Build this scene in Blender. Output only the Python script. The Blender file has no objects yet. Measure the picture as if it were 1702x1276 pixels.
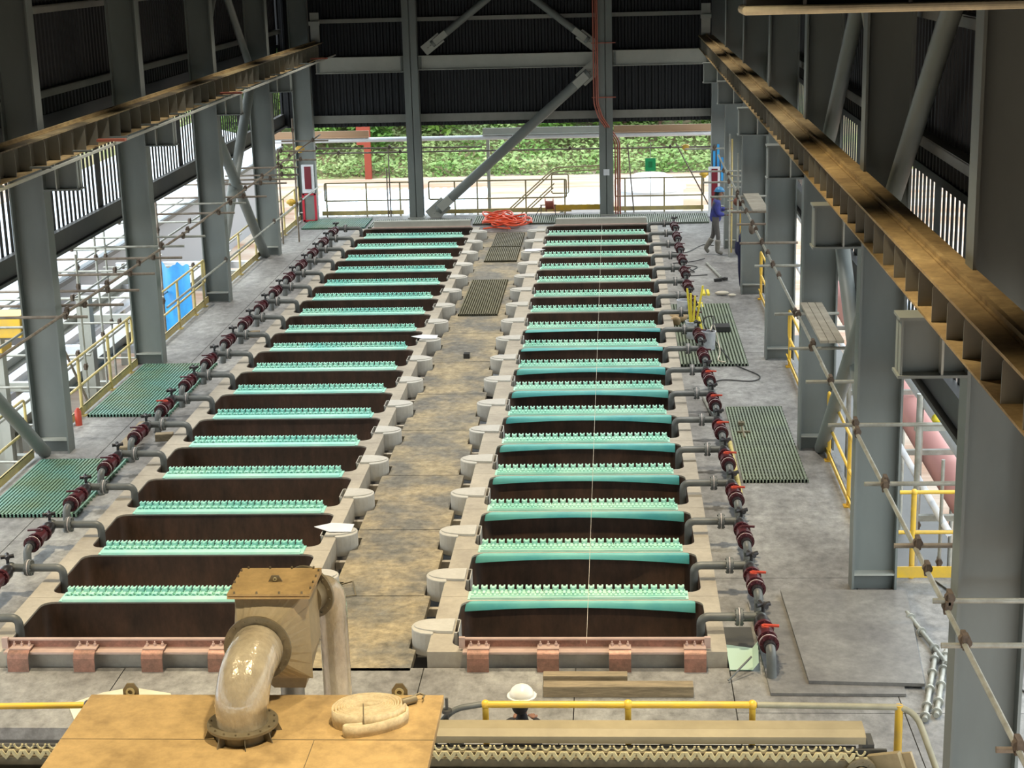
import bpy, math, random
from math import sin, cos, pi, radians, sqrt, atan2
from mathutils import Vector, Matrix
random.seed(7)
S = bpy.context.scene
COL = S.collection
# ------------------------------------------------------------------ camera
def camera():
    pitch, yaw, roll = 0.25893960, 0.06479918, -0.02683051
    cp, sp, cy, sy = cos(pitch), sin(pitch), cos(yaw), sin(yaw)
    f = Vector((-sy*cp, cy*cp, -sp)); r = Vector((cy, sy, 0)); u = r.cross(f)
    c, s = cos(roll), sin(roll)
    R, U = c*r + s*u, -s*r + c*u
    cam = bpy.data.cameras.new('camera'); o = bpy.data.objects.new('camera', cam); COL.objects.link(o)
    M = Matrix((R, U, -f)).transposed().to_4x4(); M.translation = (0, 0, 8.0)
    o.matrix_world = M
    cam.sensor_fit = 'HORIZONTAL'; cam.sensor_width = 36; cam.lens = 2743.5566*36/1702
    cam.clip_start = 0.1; cam.clip_end = 600
    S.camera = o
camera()
# ------------------------------------------------------------------ world, exposure
W = bpy.data.worlds.new('world'); S.world = W; W.use_nodes = True
nt = W.node_tree; bg = nt.nodes['Background']
geo = nt.nodes.new('ShaderNodeTexCoord'); sep = nt.nodes.new('ShaderNodeSeparateXYZ'); rmp = nt.nodes.new('ShaderNodeValToRGB')
nt.links.new(geo.outputs['Generated'], sep.inputs[0]); nt.links.new(sep.outputs['Z'], rmp.inputs[0]); nt.links.new(rmp.outputs[0], bg.inputs[0])
rmp.color_ramp.elements[0].position = 0.45; rmp.color_ramp.elements[0].color = (0.86, 0.93, 0.95, 1)
rmp.color_ramp.elements[1].position = 1.0; rmp.color_ramp.elements[1].color = (0.74, 0.86, 1.0, 1)
bg.inputs[1].default_value = 3.3
S.view_settings.view_transform = 'Standard'; S.view_settings.look = 'None'
S.view_settings.exposure = 0.0; S.view_settings.gamma = 1.0
# hazy sun over the yard
sun = bpy.data.lights.new('sun', 'SUN'); sun.energy = 1.6; sun.angle = radians(12); sun.color = (1.0, 0.95, 0.86)
so = bpy.data.objects.new('sun', sun); COL.objects.link(so); so.rotation_euler = (radians(28), radians(-24), 0)

# ------------------------------------------------------------------ materials
MATS = {}
def mat(name, col, rough=0.6, metal=0.0, var=0.0, scale=3.0, col2=None, bump=0.0, bscale=None, stretch=(1,1,1),
        lo=0.35, hi=0.7, world=True, alpha=1.0, trans=0.0, emit=None, emit_s=0, coat=0.0, var2=0.0, scale2=20.0, sub=0.0):
    if name in MATS: return MATS[name]
    m = bpy.data.materials.new(name); m.use_nodes = True; n = m.node_tree.nodes; l = m.node_tree.links
    b = n['Principled BSDF']; b.inputs['Roughness'].default_value = rough; b.inputs['Metallic'].default_value = metal
    b.inputs['Base Color'].default_value = (*col, 1)
    if coat: b.inputs['Coat Weight'].default_value = coat
    if trans: b.inputs['Transmission Weight'].default_value = trans
    if alpha < 1: b.inputs['Alpha'].default_value = alpha
    if emit: b.inputs['Emission Color'].default_value = (*emit, 1); b.inputs['Emission Strength'].default_value = emit_s
    if var or col2 or bump:
        if world: g = n.new('ShaderNodeNewGeometry'); src = g.outputs['Position']
        else: g = n.new('ShaderNodeTexCoord'); src = g.outputs['Object']
        mp = n.new('ShaderNodeMapping'); mp.inputs['Scale'].default_value = stretch; l.new(src, mp.inputs[0])
        nz = n.new('ShaderNodeTexNoise'); nz.inputs['Scale'].default_value = scale; nz.inputs['Detail'].default_value = 6; nz.inputs['Roughness'].default_value = 0.62
        l.new(mp.outputs[0], nz.inputs['Vector'])
        r = n.new('ShaderNodeValToRGB'); l.new(nz.outputs['Fac'], r.inputs[0])
        c2 = col2 if col2 else tuple(max(0, c*(1-var)) for c in col)
        r.color_ramp.elements[0].position = lo; r.color_ramp.elements[1].position = hi
        r.color_ramp.elements[0].color = (*c2, 1); r.color_ramp.elements[1].color = (*col, 1)
        out = r.outputs[0]
        if var2:
            n2 = n.new('ShaderNodeTexNoise'); n2.inputs['Scale'].default_value = scale2; n2.inputs['Detail'].default_value = 8; n2.inputs['Roughness'].default_value = 0.75
            l.new(mp.outputs[0], n2.inputs['Vector'])
            r2 = n.new('ShaderNodeMapRange'); r2.inputs['From Min'].default_value = 0.32; r2.inputs['From Max'].default_value = 0.68
            r2.inputs['To Min'].default_value = 1-var2; r2.inputs['To Max'].default_value = 1+var2*0.6; l.new(n2.outputs['Fac'], r2.inputs[0])
            mx = n.new('ShaderNodeVectorMath'); mx.operation = 'SCALE'; l.new(out, mx.inputs[0]); l.new(r2.outputs[0], mx.inputs['Scale']); out = mx.outputs[0]
        l.new(out, b.inputs['Base Color'])
        if bump:
            bn = n.new('ShaderNodeTexNoise'); bn.inputs['Scale'].default_value = bscale or scale*4; bn.inputs['Detail'].default_value = 5
            l.new(mp.outputs[0], bn.inputs['Vector'])
            bp = n.new('ShaderNodeBump'); bp.inputs['Strength'].default_value = bump; bp.inputs['Distance'].default_value = 0.02
            l.new(bn.outputs['Fac'], bp.inputs['Height']); l.new(bp.outputs[0], b.inputs['Normal'])
    MATS[name] = m
    return m
deck_m = mat('deck_concrete', (0.33,0.33,0.315), 0.58, scale=0.55, col2=(0.17,0.165,0.158), lo=0.38, hi=0.64, var2=0.48, scale2=6, bump=0.25, bscale=14, stretch=(1,0.7,1))
aisle_m = mat('aisle_concrete', (0.37,0.31,0.20), 0.6, scale=1.1, col2=(0.17,0.165,0.145), lo=0.4, hi=0.6, var2=0.55, scale2=7, bump=0.25, bscale=16)
plate_m = mat('dark_sheet', (0.21,0.205,0.19), 0.5, scale=1.4, col2=(0.13,0.125,0.12), var2=0.3, scale2=9)
cell_m = mat('tank_shell', (0.46,0.42,0.345), 0.6, scale=1.8, col2=(0.33,0.30,0.25), var2=0.12, scale2=12)
well_m = mat('tank_lining', (0.10,0.055,0.035), 0.5, scale=1.5, col2=(0.05,0.032,0.022), var2=0.3, scale2=5, stretch=(3,1,1))
cup_m = mat('overflow_grey', (0.52,0.51,0.47), 0.55, scale=4, var=0.12, var2=0.08)
mint_m = mat('mint_frp', (0.44,0.74,0.62), 0.4, scale=1.1, col2=(0.24,0.62,0.56), lo=0.3, hi=0.65)
mint2_m = mat('pale_mint_frp', (0.50,0.76,0.64), 0.4, scale=1.4, col2=(0.30,0.64,0.53), lo=0.3, hi=0.6)
teal_m = mat('teal_sheet', (0.14,0.46,0.40), 0.5, scale=1.2, col2=(0.05,0.32,0.34))
copper_m = mat('copper', (0.38,0.19,0.14), 0.45, 0.3, scale=5, col2=(0.24,0.14,0.105), var2=0.25)
copper_l = mat('pale_copper', (0.62,0.46,0.40), 0.45, 0.25, scale=5, var=0.2)
steel_m = mat('painted_steel', (0.21,0.235,0.22), 0.5, scale=0.6, col2=(0.155,0.17,0.16), stretch=(1,1,0.4))
steel_l = mat('painted_steel_light', (0.42,0.43,0.38), 0.5, scale=2, var=0.15)
darksteel_m = mat('dark_steel', (0.07,0.07,0.065), 0.5, scale=2, var=0.25)
beam_m = mat('crane_beam_paint', (0.22,0.21,0.17), 0.5, scale=1.5, var=0.25)
dusty_m = mat('dusty_flange', (0.46,0.33,0.15), 0.65, scale=1.6, col2=(0.24,0.16,0.07), var2=0.3, scale2=9)
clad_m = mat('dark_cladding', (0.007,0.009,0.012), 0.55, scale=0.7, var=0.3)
girt_m = mat('girt_steel', (0.26,0.26,0.23), 0.5, scale=2, var=0.2)
yellow_m = mat('yellow_paint', (0.80,0.50,0.03), 0.4, scale=4, col2=(0.62,0.40,0.07))
pyellow_m = mat('faded_yellow_paint', (0.62,0.50,0.16), 0.45, scale=5, col2=(0.44,0.36,0.18))
galv_m = mat('galvanised_tube', (0.42,0.43,0.39), 0.4, 0.3, scale=6, col2=(0.27,0.27,0.23))
rusty_m = mat('rusty_tube', (0.28,0.25,0.20), 0.5, 0.2, scale=6, col2=(0.16,0.12,0.09))
coupler_m = mat('coupler_rust', (0.16,0.12,0.09), 0.6, 0.2, scale=20, var=0.4)
pvc_m = mat('grey_pipe', (0.13,0.14,0.135), 0.45, scale=5, var=0.3)
blackp_m = mat('black_plastic', (0.022,0.02,0.022), 0.35)
maroon_m = mat('maroon_plastic', (0.085,0.018,0.024), 0.35, scale=8, var=0.3)
red_m = mat('red_plastic', (0.50,0.07,0.04), 0.35)
white_m = mat('white_ring', (0.62,0.56,0.54), 0.5)
tan_m = mat('dusty_tan_steel', (0.52,0.36,0.16), 0.5, scale=1.4, col2=(0.24,0.16,0.07), var2=0.25, scale2=7, lo=0.32, hi=0.52)
tan2_m = mat('dusty_olive_steel', (0.42,0.33,0.19), 0.45, 0.1, scale=2.0, col2=(0.30,0.25,0.15), var2=0.12)
flange_m = mat('flange_steel', (0.26,0.22,0.14), 0.45, 0.3, scale=6, var=0.35)
wrap_m = mat('wrapped_duct', (0.54,0.47,0.33), 0.2, 0.1, scale=3.0, col2=(0.38,0.32,0.22), var2=0.25, scale2=7, bump=1.0, bscale=9, stretch=(1,1,0.6), coat=0.7)
canvas_m = mat('canvas_hose', (0.74,0.64,0.43), 0.8, scale=14, col2=(0.58,0.47,0.29), var2=0.2, scale2=40)
wood_m = mat('timber', (0.34,0.27,0.17), 0.75, scale=2.5, col2=(0.20,0.16,0.10), stretch=(0.6,6,6), var2=0.3, scale2=10)
grate_m = mat('green_grating', (0.14,0.30,0.25), 0.5, scale=0.9, col2=(0.15,0.24,0.15), lo=0.4, hi=0.6)
grateg_m = mat('grey_green_grating', (0.24,0.29,0.20), 0.5, scale=1.2, col2=(0.17,0.20,0.16))
grated_m = mat('dark_grating', (0.17,0.16,0.10), 0.55, scale=3, var=0.3)
orange_m = mat('orange_hose', (0.85,0.11,0.04), 0.4)
cable_m = mat('black_cable', (0.03,0.03,0.03), 0.5)
wcable_m = mat('pale_cable', (0.55,0.5,0.4), 0.5)
redcable_m = mat('red_brown_tube', (0.38,0.11,0.07), 0.45)
bucket_m = mat('white_bucket', (0.62,0.64,0.68), 0.45, scale=9, col2=(0.42,0.44,0.5), lo=0.3, hi=0.5)
stick_m = mat('yellow_stick', (0.80,0.66,0.05), 0.45)
redf_m = mat('red_frame', (0.50,0.02,0.04), 0.4)
dred_m = mat('dark_red', (0.17,0.008,0.02), 0.3)
green_m = mat('green_sign', (0.02,0.45,0.16), 0.4)
whitep_m = mat('white_paint', (0.75,0.78,0.82), 0.5, scale=3, var=0.12)
bluetarp_m = mat('blue_tarp', (0.03,0.36,0.75), 0.4, scale=2, col2=(0.02,0.22,0.55))
jacket_m = mat('blue_jacket', (0.045,0.055,0.30), 0.8, scale=6, col2=(0.02,0.025,0.12), world=False)
navy_m = mat('navy_overalls', (0.012,0.014,0.055), 0.8)
trous_m = mat('grey_trousers', (0.11,0.105,0.10), 0.8, scale=8, var=0.3, world=False)
boot_m = mat('rubber_boot', (0.20,0.19,0.16), 0.5, scale=8, var=0.3, world=False)
skin_m = mat('skin', (0.22,0.11,0.07), 0.6)
hatb_m = mat('blue_hat', (0.05,0.22,0.42), 0.45)
hatw_m = mat('white_helmet', (0.80,0.79,0.72), 0.35)
dark_m = mat('dark_cloth', (0.015,0.013,0.014), 0.8)
khaki_m = mat('khaki_conveyor', (0.46,0.41,0.26), 0.5, scale=4, col2=(0.34,0.30,0.19))
lugy_m = mat('dusty_lug', (0.58,0.52,0.30), 0.5, scale=9, var=0.25)
roofw_m = mat('pale_roof_sheet', (0.72,0.80,0.86), 0.5, scale=0.6, var=0.06)
leaf_m = mat('leaf', (0.20,0.36,0.06), 0.6, scale=0.7, col2=(0.05,0.15,0.02), var2=0.4, scale2=4)
leaf2_m = mat('pale_leaf', (0.38,0.46,0.20), 0.6, scale=0.5, col2=(0.13,0.27,0.05), var2=0.3, scale2=4)
bark_m = mat('bark', (0.10,0.06,0.04), 0.9)
plastic_m = mat('plastic_sheeting', (0.72,0.68,0.52), 0.35, scale=5, var=0.15)
# ------------------------------------------------------------------ mesh builder
class MB:
    def __init__(s): s.v = []; s.f = []; s.sm = []
    def add(s, vs, fs, smooth=False):
        o = len(s.v); s.v += [tuple(p) for p in vs]
        for f in fs: s.f.append(tuple(i+o for i in f)); s.sm.append(smooth)
        return s
    def box(s, x0, x1, y0, y1, z0, z1):
        if x0 > x1: x0, x1 = x1, x0
        if y0 > y1: y0, y1 = y1, y0
        if z0 > z1: z0, z1 = z1, z0
        return s.add([(x0,y0,z0),(x1,y0,z0),(x1,y1,z0),(x0,y1,z0),(x0,y0,z1),(x1,y0,z1),(x1,y1,z1),(x0,y1,z1)],
                     [(0,3,2,1),(4,5,6,7),(0,1,5,4),(1,2,6,5),(2,3,7,6),(3,0,4,7)])
    def obox(s, p, q, w, h, up=(0,0,1)):
        p, q = Vector(p), Vector(q); d = (q-p).normalized(); u = Vector(up)
        a = d.cross(u).normalized(); b = a.cross(d).normalized()
        vs = []
        for c in (p, q):
            for i, j in ((-1,-1),(1,-1),(1,1),(-1,1)): vs.append(c + a*(w/2*i) + b*(h/2*j))
        return s.add(vs, [(0,1,2,3),(7,6,5,4),(0,4,5,1),(1,5,6,2),(2,6,7,3),(3,7,4,0)])
    def path(s, pts, r, n=10, closed=False, caps=True):
        pts = [Vector(p) for p in pts]; m = len(pts); rr = r if isinstance(r, (list, tuple)) else [r]*m
        a = None; rings = []
        for i, p in enumerate(pts):
            if closed: d = pts[(i+1) % m]-pts[i-1]
            else: d = pts[min(i+1, m-1)]-pts[max(i-1, 0)]
            if d.length < 1e-9: d = Vector((0,0,1))
            d.normalize()
            if a is None:
                a = d.orthogonal().normalized()
            a = (a - d*a.dot(d))
            if a.length < 1e-6: a = d.orthogonal()
            a.normalize(); b = d.cross(a)
            rings.append([p + a*(rr[i]*cos(2*pi*k/n)) + b*(rr[i]*sin(2*pi*k/n)) for k in range(n)])
        vs = [v for g in rings for v in g]; fs = []
        for i in range(m if closed else m-1):
            j = (i+1) % m
            for k in range(n): fs.append((i*n+k, i*n+(k+1) % n, j*n+(k+1) % n, j*n+k))
        s.add(vs, fs, True)
        if caps and not closed:
            s.add(rings[0], [tuple(range(n))[::-1]]); s.add(rings[-1], [tuple(range(n))])
        return s
    def tube(s, p, q, r, n=12, r2=None): return s.path([p, q], [r, r if r2 is None else r2], n)
    def disc(s, c, axis, r, t, n=20):
        c, a = Vector(c), Vector(axis).normalized(); return s.path([c-a*t/2, c+a*t/2], r, n)
    def ring(s, c, axis, r0, r1, t, n=28):
        c, d = Vector(c), Vector(axis).normalized(); a = d.orthogonal().normalized(); b = d.cross(a); vs = []
        for k in range(n):
            e = a*cos(2*pi*k/n)+b*sin(2*pi*k/n)
            vs += [c+e*r0-d*t/2, c+e*r1-d*t/2, c+e*r1+d*t/2, c+e*r0+d*t/2]
        fs = []
        for k in range(n):
            i, j = 4*k, 4*((k+1) % n)
            for q in range(4): fs.append((i+q, j+q, j+(q+1) % 4, i+(q+1) % 4))
        return s.add(vs, fs)
    def bolts(s, c, axis, r, k, br, h, off=0.0):
        c, d = Vector(c), Vector(axis).normalized(); a = d.orthogonal().normalized(); b = d.cross(a)
        for i in range(k):
            e = c + (a*cos(2*pi*i/k)+b*sin(2*pi*i/k))*r
            s.path([e-d*h/2, e+d*h/2], br, 6)
        return s
    def prism(s, poly, z0, z1, ax='z'):
        def P(x, y, z): return {'z': (x, y, z), 'y': (x, z, y), 'x': (z, x, y)}[ax]
        n = len(poly)
        return s.add([P(x, y, z0) for x, y in poly]+[P(x, y, z1) for x, y in poly],
                     [tuple(range(n))[::-1], tuple(range(n, 2*n))]+[(i, (i+1) % n, n+(i+1) % n, n+i) for i in range(n)])
    def sphere(s, c, r, n=12, m=8, sc=(1,1,1), zmin=-1.0):
        vs = []; fs = []
        for j in range(m+1):
            t = pi*j/m; zz = max(cos(t), zmin)
            for i in range(n): vs.append((c[0]+r*sc[0]*sin(t)*cos(2*pi*i/n), c[1]+r*sc[1]*sin(t)*sin(2*pi*i/n), c[2]+r*sc[2]*zz))
        for j in range(m):
            for i in range(n): fs.append((j*n+i, (j+1)*n+i, (j+1)*n+(i+1) % n, j*n+(i+1) % n))
        return s.add(vs, fs, True)
    def build(s, name, m, parent=None, loc=(0,0,0), bevel=0):
        me = bpy.data.meshes.new(name); me.from_pydata([tuple(v) for v in s.v], [], s.f)
        me.polygons.foreach_set('use_smooth', s.sm); me.materials.append(m); me.update()
        o = bpy.data.objects.new(name, me); COL.objects.link(o); o.location = loc
        if parent: o.parent = parent
        if bevel:
            b = o.modifiers.new('bevel', 'BEVEL'); b.width = bevel; b.segments = 2; b.limit_method = 'ANGLE'
        return o
def tag(o, label=None, cat=None, group=None, kind=None):
    if label: o['label'] = label
    if cat: o['category'] = cat
    if group: o['group'] = group
    if kind: o['kind'] = kind
    return o
def thing(name, label, cat, loc=(0,0,0), rz=0, group=None):
    o = bpy.data.objects.new(name, None); COL.objects.link(o); o.location = loc; o.rotation_euler = (0,0,rz); o.empty_display_size = 0.2
    return tag(o, label, cat, group)
def struct(name, mb, m): return tag(mb.build(name, m), kind='structure')
def dup(root, loc=None, label=None, group=None):
    r = root.copy(); COL.objects.link(r)
    if loc is not None: r.location = loc
    if label: r['label'] = label
    if group: r['group'] = group
    for c in list(root.children):
        k = c.copy(); COL.objects.link(k); k.parent = r
        for g in list(c.children):
            h = g.copy(); COL.objects.link(h); h.parent = k
    return r
ORD = ['first','second','third','fourth','fifth','sixth','seventh','eighth','ninth','tenth','eleventh','twelfth','thirteenth','fourteenth','fifteenth','sixteenth','seventeenth','eighteenth']
def bend(p0, p1, p2, r, n=6):      # points rounding the corner p1
    p0, p1, p2 = Vector(p0), Vector(p1), Vector(p2)
    a = p1+(p0-p1).normalized()*r; b = p1+(p2-p1).normalized()*r; out = []
    for i in range(n+1):
        t = i/n; out.append((1-t)**2*a+2*t*(1-t)*p1+t*t*b)
    return out
def rpath(pts, r):                  # polyline with rounded corners
    out = [Vector(pts[0])]
    for i in range(1, len(pts)-1): out += bend(pts[i-1], pts[i], pts[i+1], r)
    out.append(Vector(pts[-1])); return out
P = 1.6571; W0 = 17.49; V0 = 17.27
# x extents of the two tank rows
RB = dict(x0=-2.20, x1=1.24, wx0=-1.93, wx1=1.04, side=1)       # right row: valves at +x, overflow at -x
LB = dict(x0=-7.46, x1=-3.87, wx0=-7.22, wx1=-4.05, side=-1)
# ------------------------------------------------------------------ the setting
def slabs(x0, x1, y0, y1, nx, ny, mb, gap=0.012, z=0.0, th=0.14):
    for i in range(nx):
        a, b = x0+(x1-x0)*i/nx, x0+(x1-x0)*(i+1)/nx
        for j in range(ny):
            c, d = y0+(y1-y0)*j/ny, y0+(y1-y0)*(j+1)/ny
            mb.box(a+gap/2, b-gap/2, c+gap/2, d-gap/2, z-th, z)
fl = MB()
slabs(-9.72, -7.48, 15.9, 50.7, 2, 6, fl)                   # left walkway
slabs(1.26, 3.42, 20.2, 50.7, 1, 5, fl)                      # right walkway
slabs(1.26, 6.6, 12.4, 20.2, 3, 2, fl)
slabs(-7.48, 1.26, 15.9, 17.44, 5, 1, fl)
slabs(-4.4, 1.26, 12.4, 15.9, 3, 1, fl)
slabs(-7.48, 1.26, 47.34, 50.7, 4, 1, fl)
fl.box(-9.9, -9.72, 15.9, 50.8, -0.34, -0.14).box(3.42, 3.56, 20.2, 50.8, -0.34, -0.14).box(-9.9, 3.6, 50.7, 50.85, -0.34, -0.02)
struct('floor', fl, deck_m)
struct('trim_9', MB().box(-9.9, -4.4, 15.92, 16.0, -1.7, -0.14).box(-9.9,-4.4,15.9,16.1,-0.16,-0.14).box(-9.9, -7.0, 15.75, 15.92, -0.9,-0.7), darksteel_m)
struct('trim_10', MB().box(-6.9,-4.4,15.85,15.9,-0.75,-0.4).box(-5.75,-5.6,15.8,15.92,-1.7,-0.14), pvc_m)
struct('floor', MB().box(-9.9, 6.8, 12, 50.8, -4.2, -4.0), darksteel_m)     # basement slab below the deck
bs = MB()
for y in [12.6+i*6.03 for i in range(7)]: bs.box(-9.7, 3.4, y-0.1, y+0.1, -0.62, -0.36)
tag(bs.build('trim_1', darksteel_m), kind='structure')
# corrugated cladding
def corr(mb, a0, a1, z0, z1, pos, ax, pitch=0.2, depth=0.045, th=0.008):
    n = int((a1-a0)/pitch); pr = []
    for i in range(n):
        a = a0+i*pitch
        pr += [(a, 0), (a+pitch*0.3, 0), (a+pitch*0.45, depth), (a+pitch*0.85, depth)]
    pr.append((a0+n*pitch, 0))
    vs = []; fs = []
    for a, d in pr:
        for z in (z0, z1): vs.append((a, pos+d, z) if ax == 'x' else (pos+d, a, z))
    for i in range(len(pr)-1): fs.append((2*i, 2*i+2, 2*i+3, 2*i+1))
    mb.add(vs, fs)
    k = len(vs); vs2 = [((x, y+th, z) if ax == 'x' else (x+th, y, z)) for x, y, z in vs]
    mb.add(vs2, [f[::-1] for f in fs])
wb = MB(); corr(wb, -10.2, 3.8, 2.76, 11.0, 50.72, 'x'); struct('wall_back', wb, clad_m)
for nm, x, y0 in (('wall_left', -10.22, -3.0), ('wall_right', 3.78, -3.0)):
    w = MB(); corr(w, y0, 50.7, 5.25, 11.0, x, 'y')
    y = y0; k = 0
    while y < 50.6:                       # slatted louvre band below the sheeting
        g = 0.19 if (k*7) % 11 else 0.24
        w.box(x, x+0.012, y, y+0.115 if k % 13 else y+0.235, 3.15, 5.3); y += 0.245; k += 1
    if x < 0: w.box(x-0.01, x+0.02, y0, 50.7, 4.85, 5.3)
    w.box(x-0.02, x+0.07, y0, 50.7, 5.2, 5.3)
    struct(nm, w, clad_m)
    g = MB()
    s = 1 if x < 0 else -1
    xf = x+0.02 if s > 0 else x-0.0
    g.box(xf, xf+0.12*s, y0, 50.7, 2.86, 3.2).box(xf, xf+0.2*s, y0, 50.7, 2.80, 2.86)
    struct('trim_2' if x < 0 else 'trim_3', g, darksteel_m)
    for z in (5.75, 7.2, 8.7):
        g = MB(); g.box(x+0.06*s, x+0.2*s, y0, 50.6, z-0.01, z+0.01).box(x+0.19*s, x+0.2*s, y0, 50.6, z-0.12, z)
        struct('trim_4', g, girt_m)
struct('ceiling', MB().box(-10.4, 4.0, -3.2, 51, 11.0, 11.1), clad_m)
wb = MB(); corr(wb, -10.2, 3.8, 2.9, 11.0, -3.0, 'x'); struct('shade_wall_front', wb, clad_m)  # unseen wall added behind the camera to darken the upper hall
g = MB(); g.box(-9.2, 2.95, 50.5, 50.7, 2.9, 2.92).box(-9.2, 2.95, 50.49, 50.51, 2.9, 3.14); struct('trim_5', g, girt_m)
g = MB(); g.box(-9.0, 2.95, 50.5, 50.7, 5.95, 5.97).box(-9.0, 2.95, 50.49, 50.51, 5.9, 6.02); struct('trim_6', g, girt_m)
g = MB(); g.box(-9.0, 2.95, 50.5, 50.7, 7.35, 7.5); struct('trim_7', g, girt_m)
# ------------------------------------------------------------------ columns
def hcol_mb(xi, xo, y, z0=0, z1=10.9, w=0.30, ft=0.028, wt=0.016):
    m = MB(); s = 1 if xo > xi else -1
    m.box(xi, xi+ft*s, y-w/2, y+w/2, z0, z1).box(xo-ft*s, xo, y-w/2, y+w/2, z0, z1).box(xi+ft*s, xo-ft*s, y-wt/2, y+wt/2, z0, z1)
    return m
def corbel(root, xi, s, y):             # bracket that carries the crane beam
    e = xi-0.56*s
    m = MB(); m.box(e, xi, y-0.01, y+0.01, 4.42, 4.91).box(e-0.02*s, xi, y-0.15, y+0.15, 4.40, 4.425).box(e-0.02*s, xi, y-0.15, y+0.15, 4.9, 4.925).box(e, e+0.02*s, y-0.13, y+0.13, 4.42, 4.9)
    m.build('corbel', steel_m, root)
    MB().box(xi-0.22*s, xi-0.20*s, y-0.14, y+0.14, 4.42, 4.9).build('stiffener', steel_l, root)
BAYS_L = [(19.95, 'nearest, mostly outside the left edge'), (26.05, 'second from the camera, beside the two left green mats'), (32.05, 'third from the camera, behind the upper left mat'), (38.1, 'fourth from the camera, by the blue tarp'), (44.2, 'fifth from the camera, next to the tube braces'), (50.25, 'at the far left corner by the red cabinet')]
for y, lb in BAYS_L:
    r = thing('steel_column', 'grey steel H column of the left row, ' + lb, 'column', (0,0,0), 0, 'left row of building columns')
    hcol_mb(-9.12, -9.70, y).build('shaft', steel_m, r)
    MB().box(-9.15, -9.68, y-0.14, y+0.14, 0.22, 0.245).build('base_plate', steel_l, r)
    if y < 50: corbel(r, -9.12, -1, y)
BAYS_R = [(13.75, 'nearest and widest at the right edge'), (19.85, 'second from the camera, beside the yellow kick board'), (25.9, 'third from the camera, beside the tube brace foot'), (31.9, 'fourth from the camera, beside the yellow posts'), (38.2, 'fifth from the camera, hiding a worker'), (44.2, 'sixth from the camera, behind the blue-jacketed walker'), (50.25, 'at the far right corner by the red cabinet')]
for y, lb in BAYS_R:
    r = thing('steel_column', 'grey steel H column of the right row, ' + lb, 'column', (0,0,0), 0, 'right row of building columns')
    d = 0.60 if y < 14 else 0.56
    hcol_mb(2.95, 2.95+d, y).build('shaft', steel_m, r)
    MB().box(2.98, 2.93+d, y-0.14, y+0.14, 0.22, 0.245).build('base_plate', steel_l, r)
    if y < 50: corbel(r, 2.95, 1, y)
for x0, x1, lb in ((-6.26, -5.84, 'grey end-wall column left of centre, standing by the long diagonal brace foot'), (-0.42, 0.0, 'grey end-wall column right of centre, carrying the red-brown tubes')):
    r = thing('steel_column', lb, 'column', (0,0,0), 0, 'columns of the end wall')
    m = MB(); m.box(x0, x1, 50.1, 50.13, 0, 10.9).box(x0, x1, 50.44, 50.47, 0, 10.9).box((x0+x1)/2-0.01, (x0+x1)/2+0.01, 50.1, 50.47, 0, 10.9)
    m.build('shaft', steel_m, r)
    MB().box(x0-0.05, x1+0.05, 50.05, 50.5, 0, 0.03).build('base_plate', steel_l, r)
# beams of the end wall
def ibeam(name, lb, x0, x1, y, z0, z1, m=steel_l):
    r = thing(name, lb, 'beam', (0,0,0), 0, 'big horizontal beams of the end wall')
    q = MB(); q.box(x0, x1, y-0.01, y+0.01, z0, z1).box(x0, x1, y-0.12, y+0.12, z1-0.02, z1).box(x0, x1, y-0.12, y+0.12, z0, z0+0.02); q.build('web', m, r)
    p = MB()
    for x in (x0+0.04, x1-0.1):
        p.box(x, x+0.06, y-0.05, y-0.01, z0+0.03, z1-0.03)
        for k in range(4): p.sphere((x+0.03, y-0.055, z0+0.08+k*0.09), 0.014, 6, 4)
    p.build('end_cleat', steel_m, r)
ibeam('steel_beam', 'pale horizontal beam on the end wall between left corner and left centre column', -8.95, -6.27, 50.3, 4.42, 4.9)
ibeam('steel_beam', 'pale horizontal beam on the end wall between the two centre columns', -5.83, -0.43, 50.3, 4.47, 4.9)
ibeam('steel_beam', 'pale horizontal beam on the end wall right of the red-brown tubes', 0.01, 2.9, 50.3, 4.47, 4.93)
def brace(p, q, r, lb, grp, gus=True, col=None):
    t = thing('tube_brace', lb, 'brace', (0,0,0), 0, grp)
    p, q = Vector(p), Vector(q); d = (q-p).normalized()
    MB().tube(p+d*(0.2 if gus else 0.02), q-d*(0.2 if gus else 0.02), r, 16).build('tube', col or steel_m, t)
    if gus:
        for e, s in ((p, 1), (q, -1)):
            m = MB(); m.obox(e-d*0.12*s, e+d*0.55*s, r*3.0, 0.024, up=(0,1,0) if abs(d.y) < 0.5 else (1,0,0)); m.obox(e+d*0.3*s, e+d*0.75*s, r*1.7, r*2.1, up=(0,1,0) if abs(d.y) < 0.5 else (1,0,0))
            for k in range(4): m.sphere(e+d*s*(0.05+0.1*k)+Vector((0, -0.03, 0)), 0.02, 6, 4)
            m.build('gusset', steel_l, t)
    return t
E1 = 'tube braces of the end wall'
brace((-5.55,50.2,0.1), (-0.55,50.2,4.42), 0.15, 'long diagonal grey tube brace crossing the open end of the hall', E1)
brace((-5.55,50.25,5.1), (-3.0,50.25,7.05), 0.11, 'upper left grey tube brace above the end wall beam', E1)
brace((-0.55,50.25,5.1), (-2.95,50.25,7.0), 0.11, 'upper right grey tube brace above the end wall beam', E1)
E2 = 'tube braces of the left row'
brace((-9.5,25.8,0.05), (-9.5,20.1,4.5), 0.11, 'grey tube brace landing beside the lower left green mat', E2, False)
brace((-9.5,44.0,0.0), (-9.5,38.4,4.6), 0.13, 'grey tube brace rising toward the camera from the fifth left column foot', E2, False)
brace((-9.6,38.4,0.05), (-9.6,43.9,4.6), 0.13, 'grey tube brace crossing behind, from the fourth left column foot', E2, False)
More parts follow.
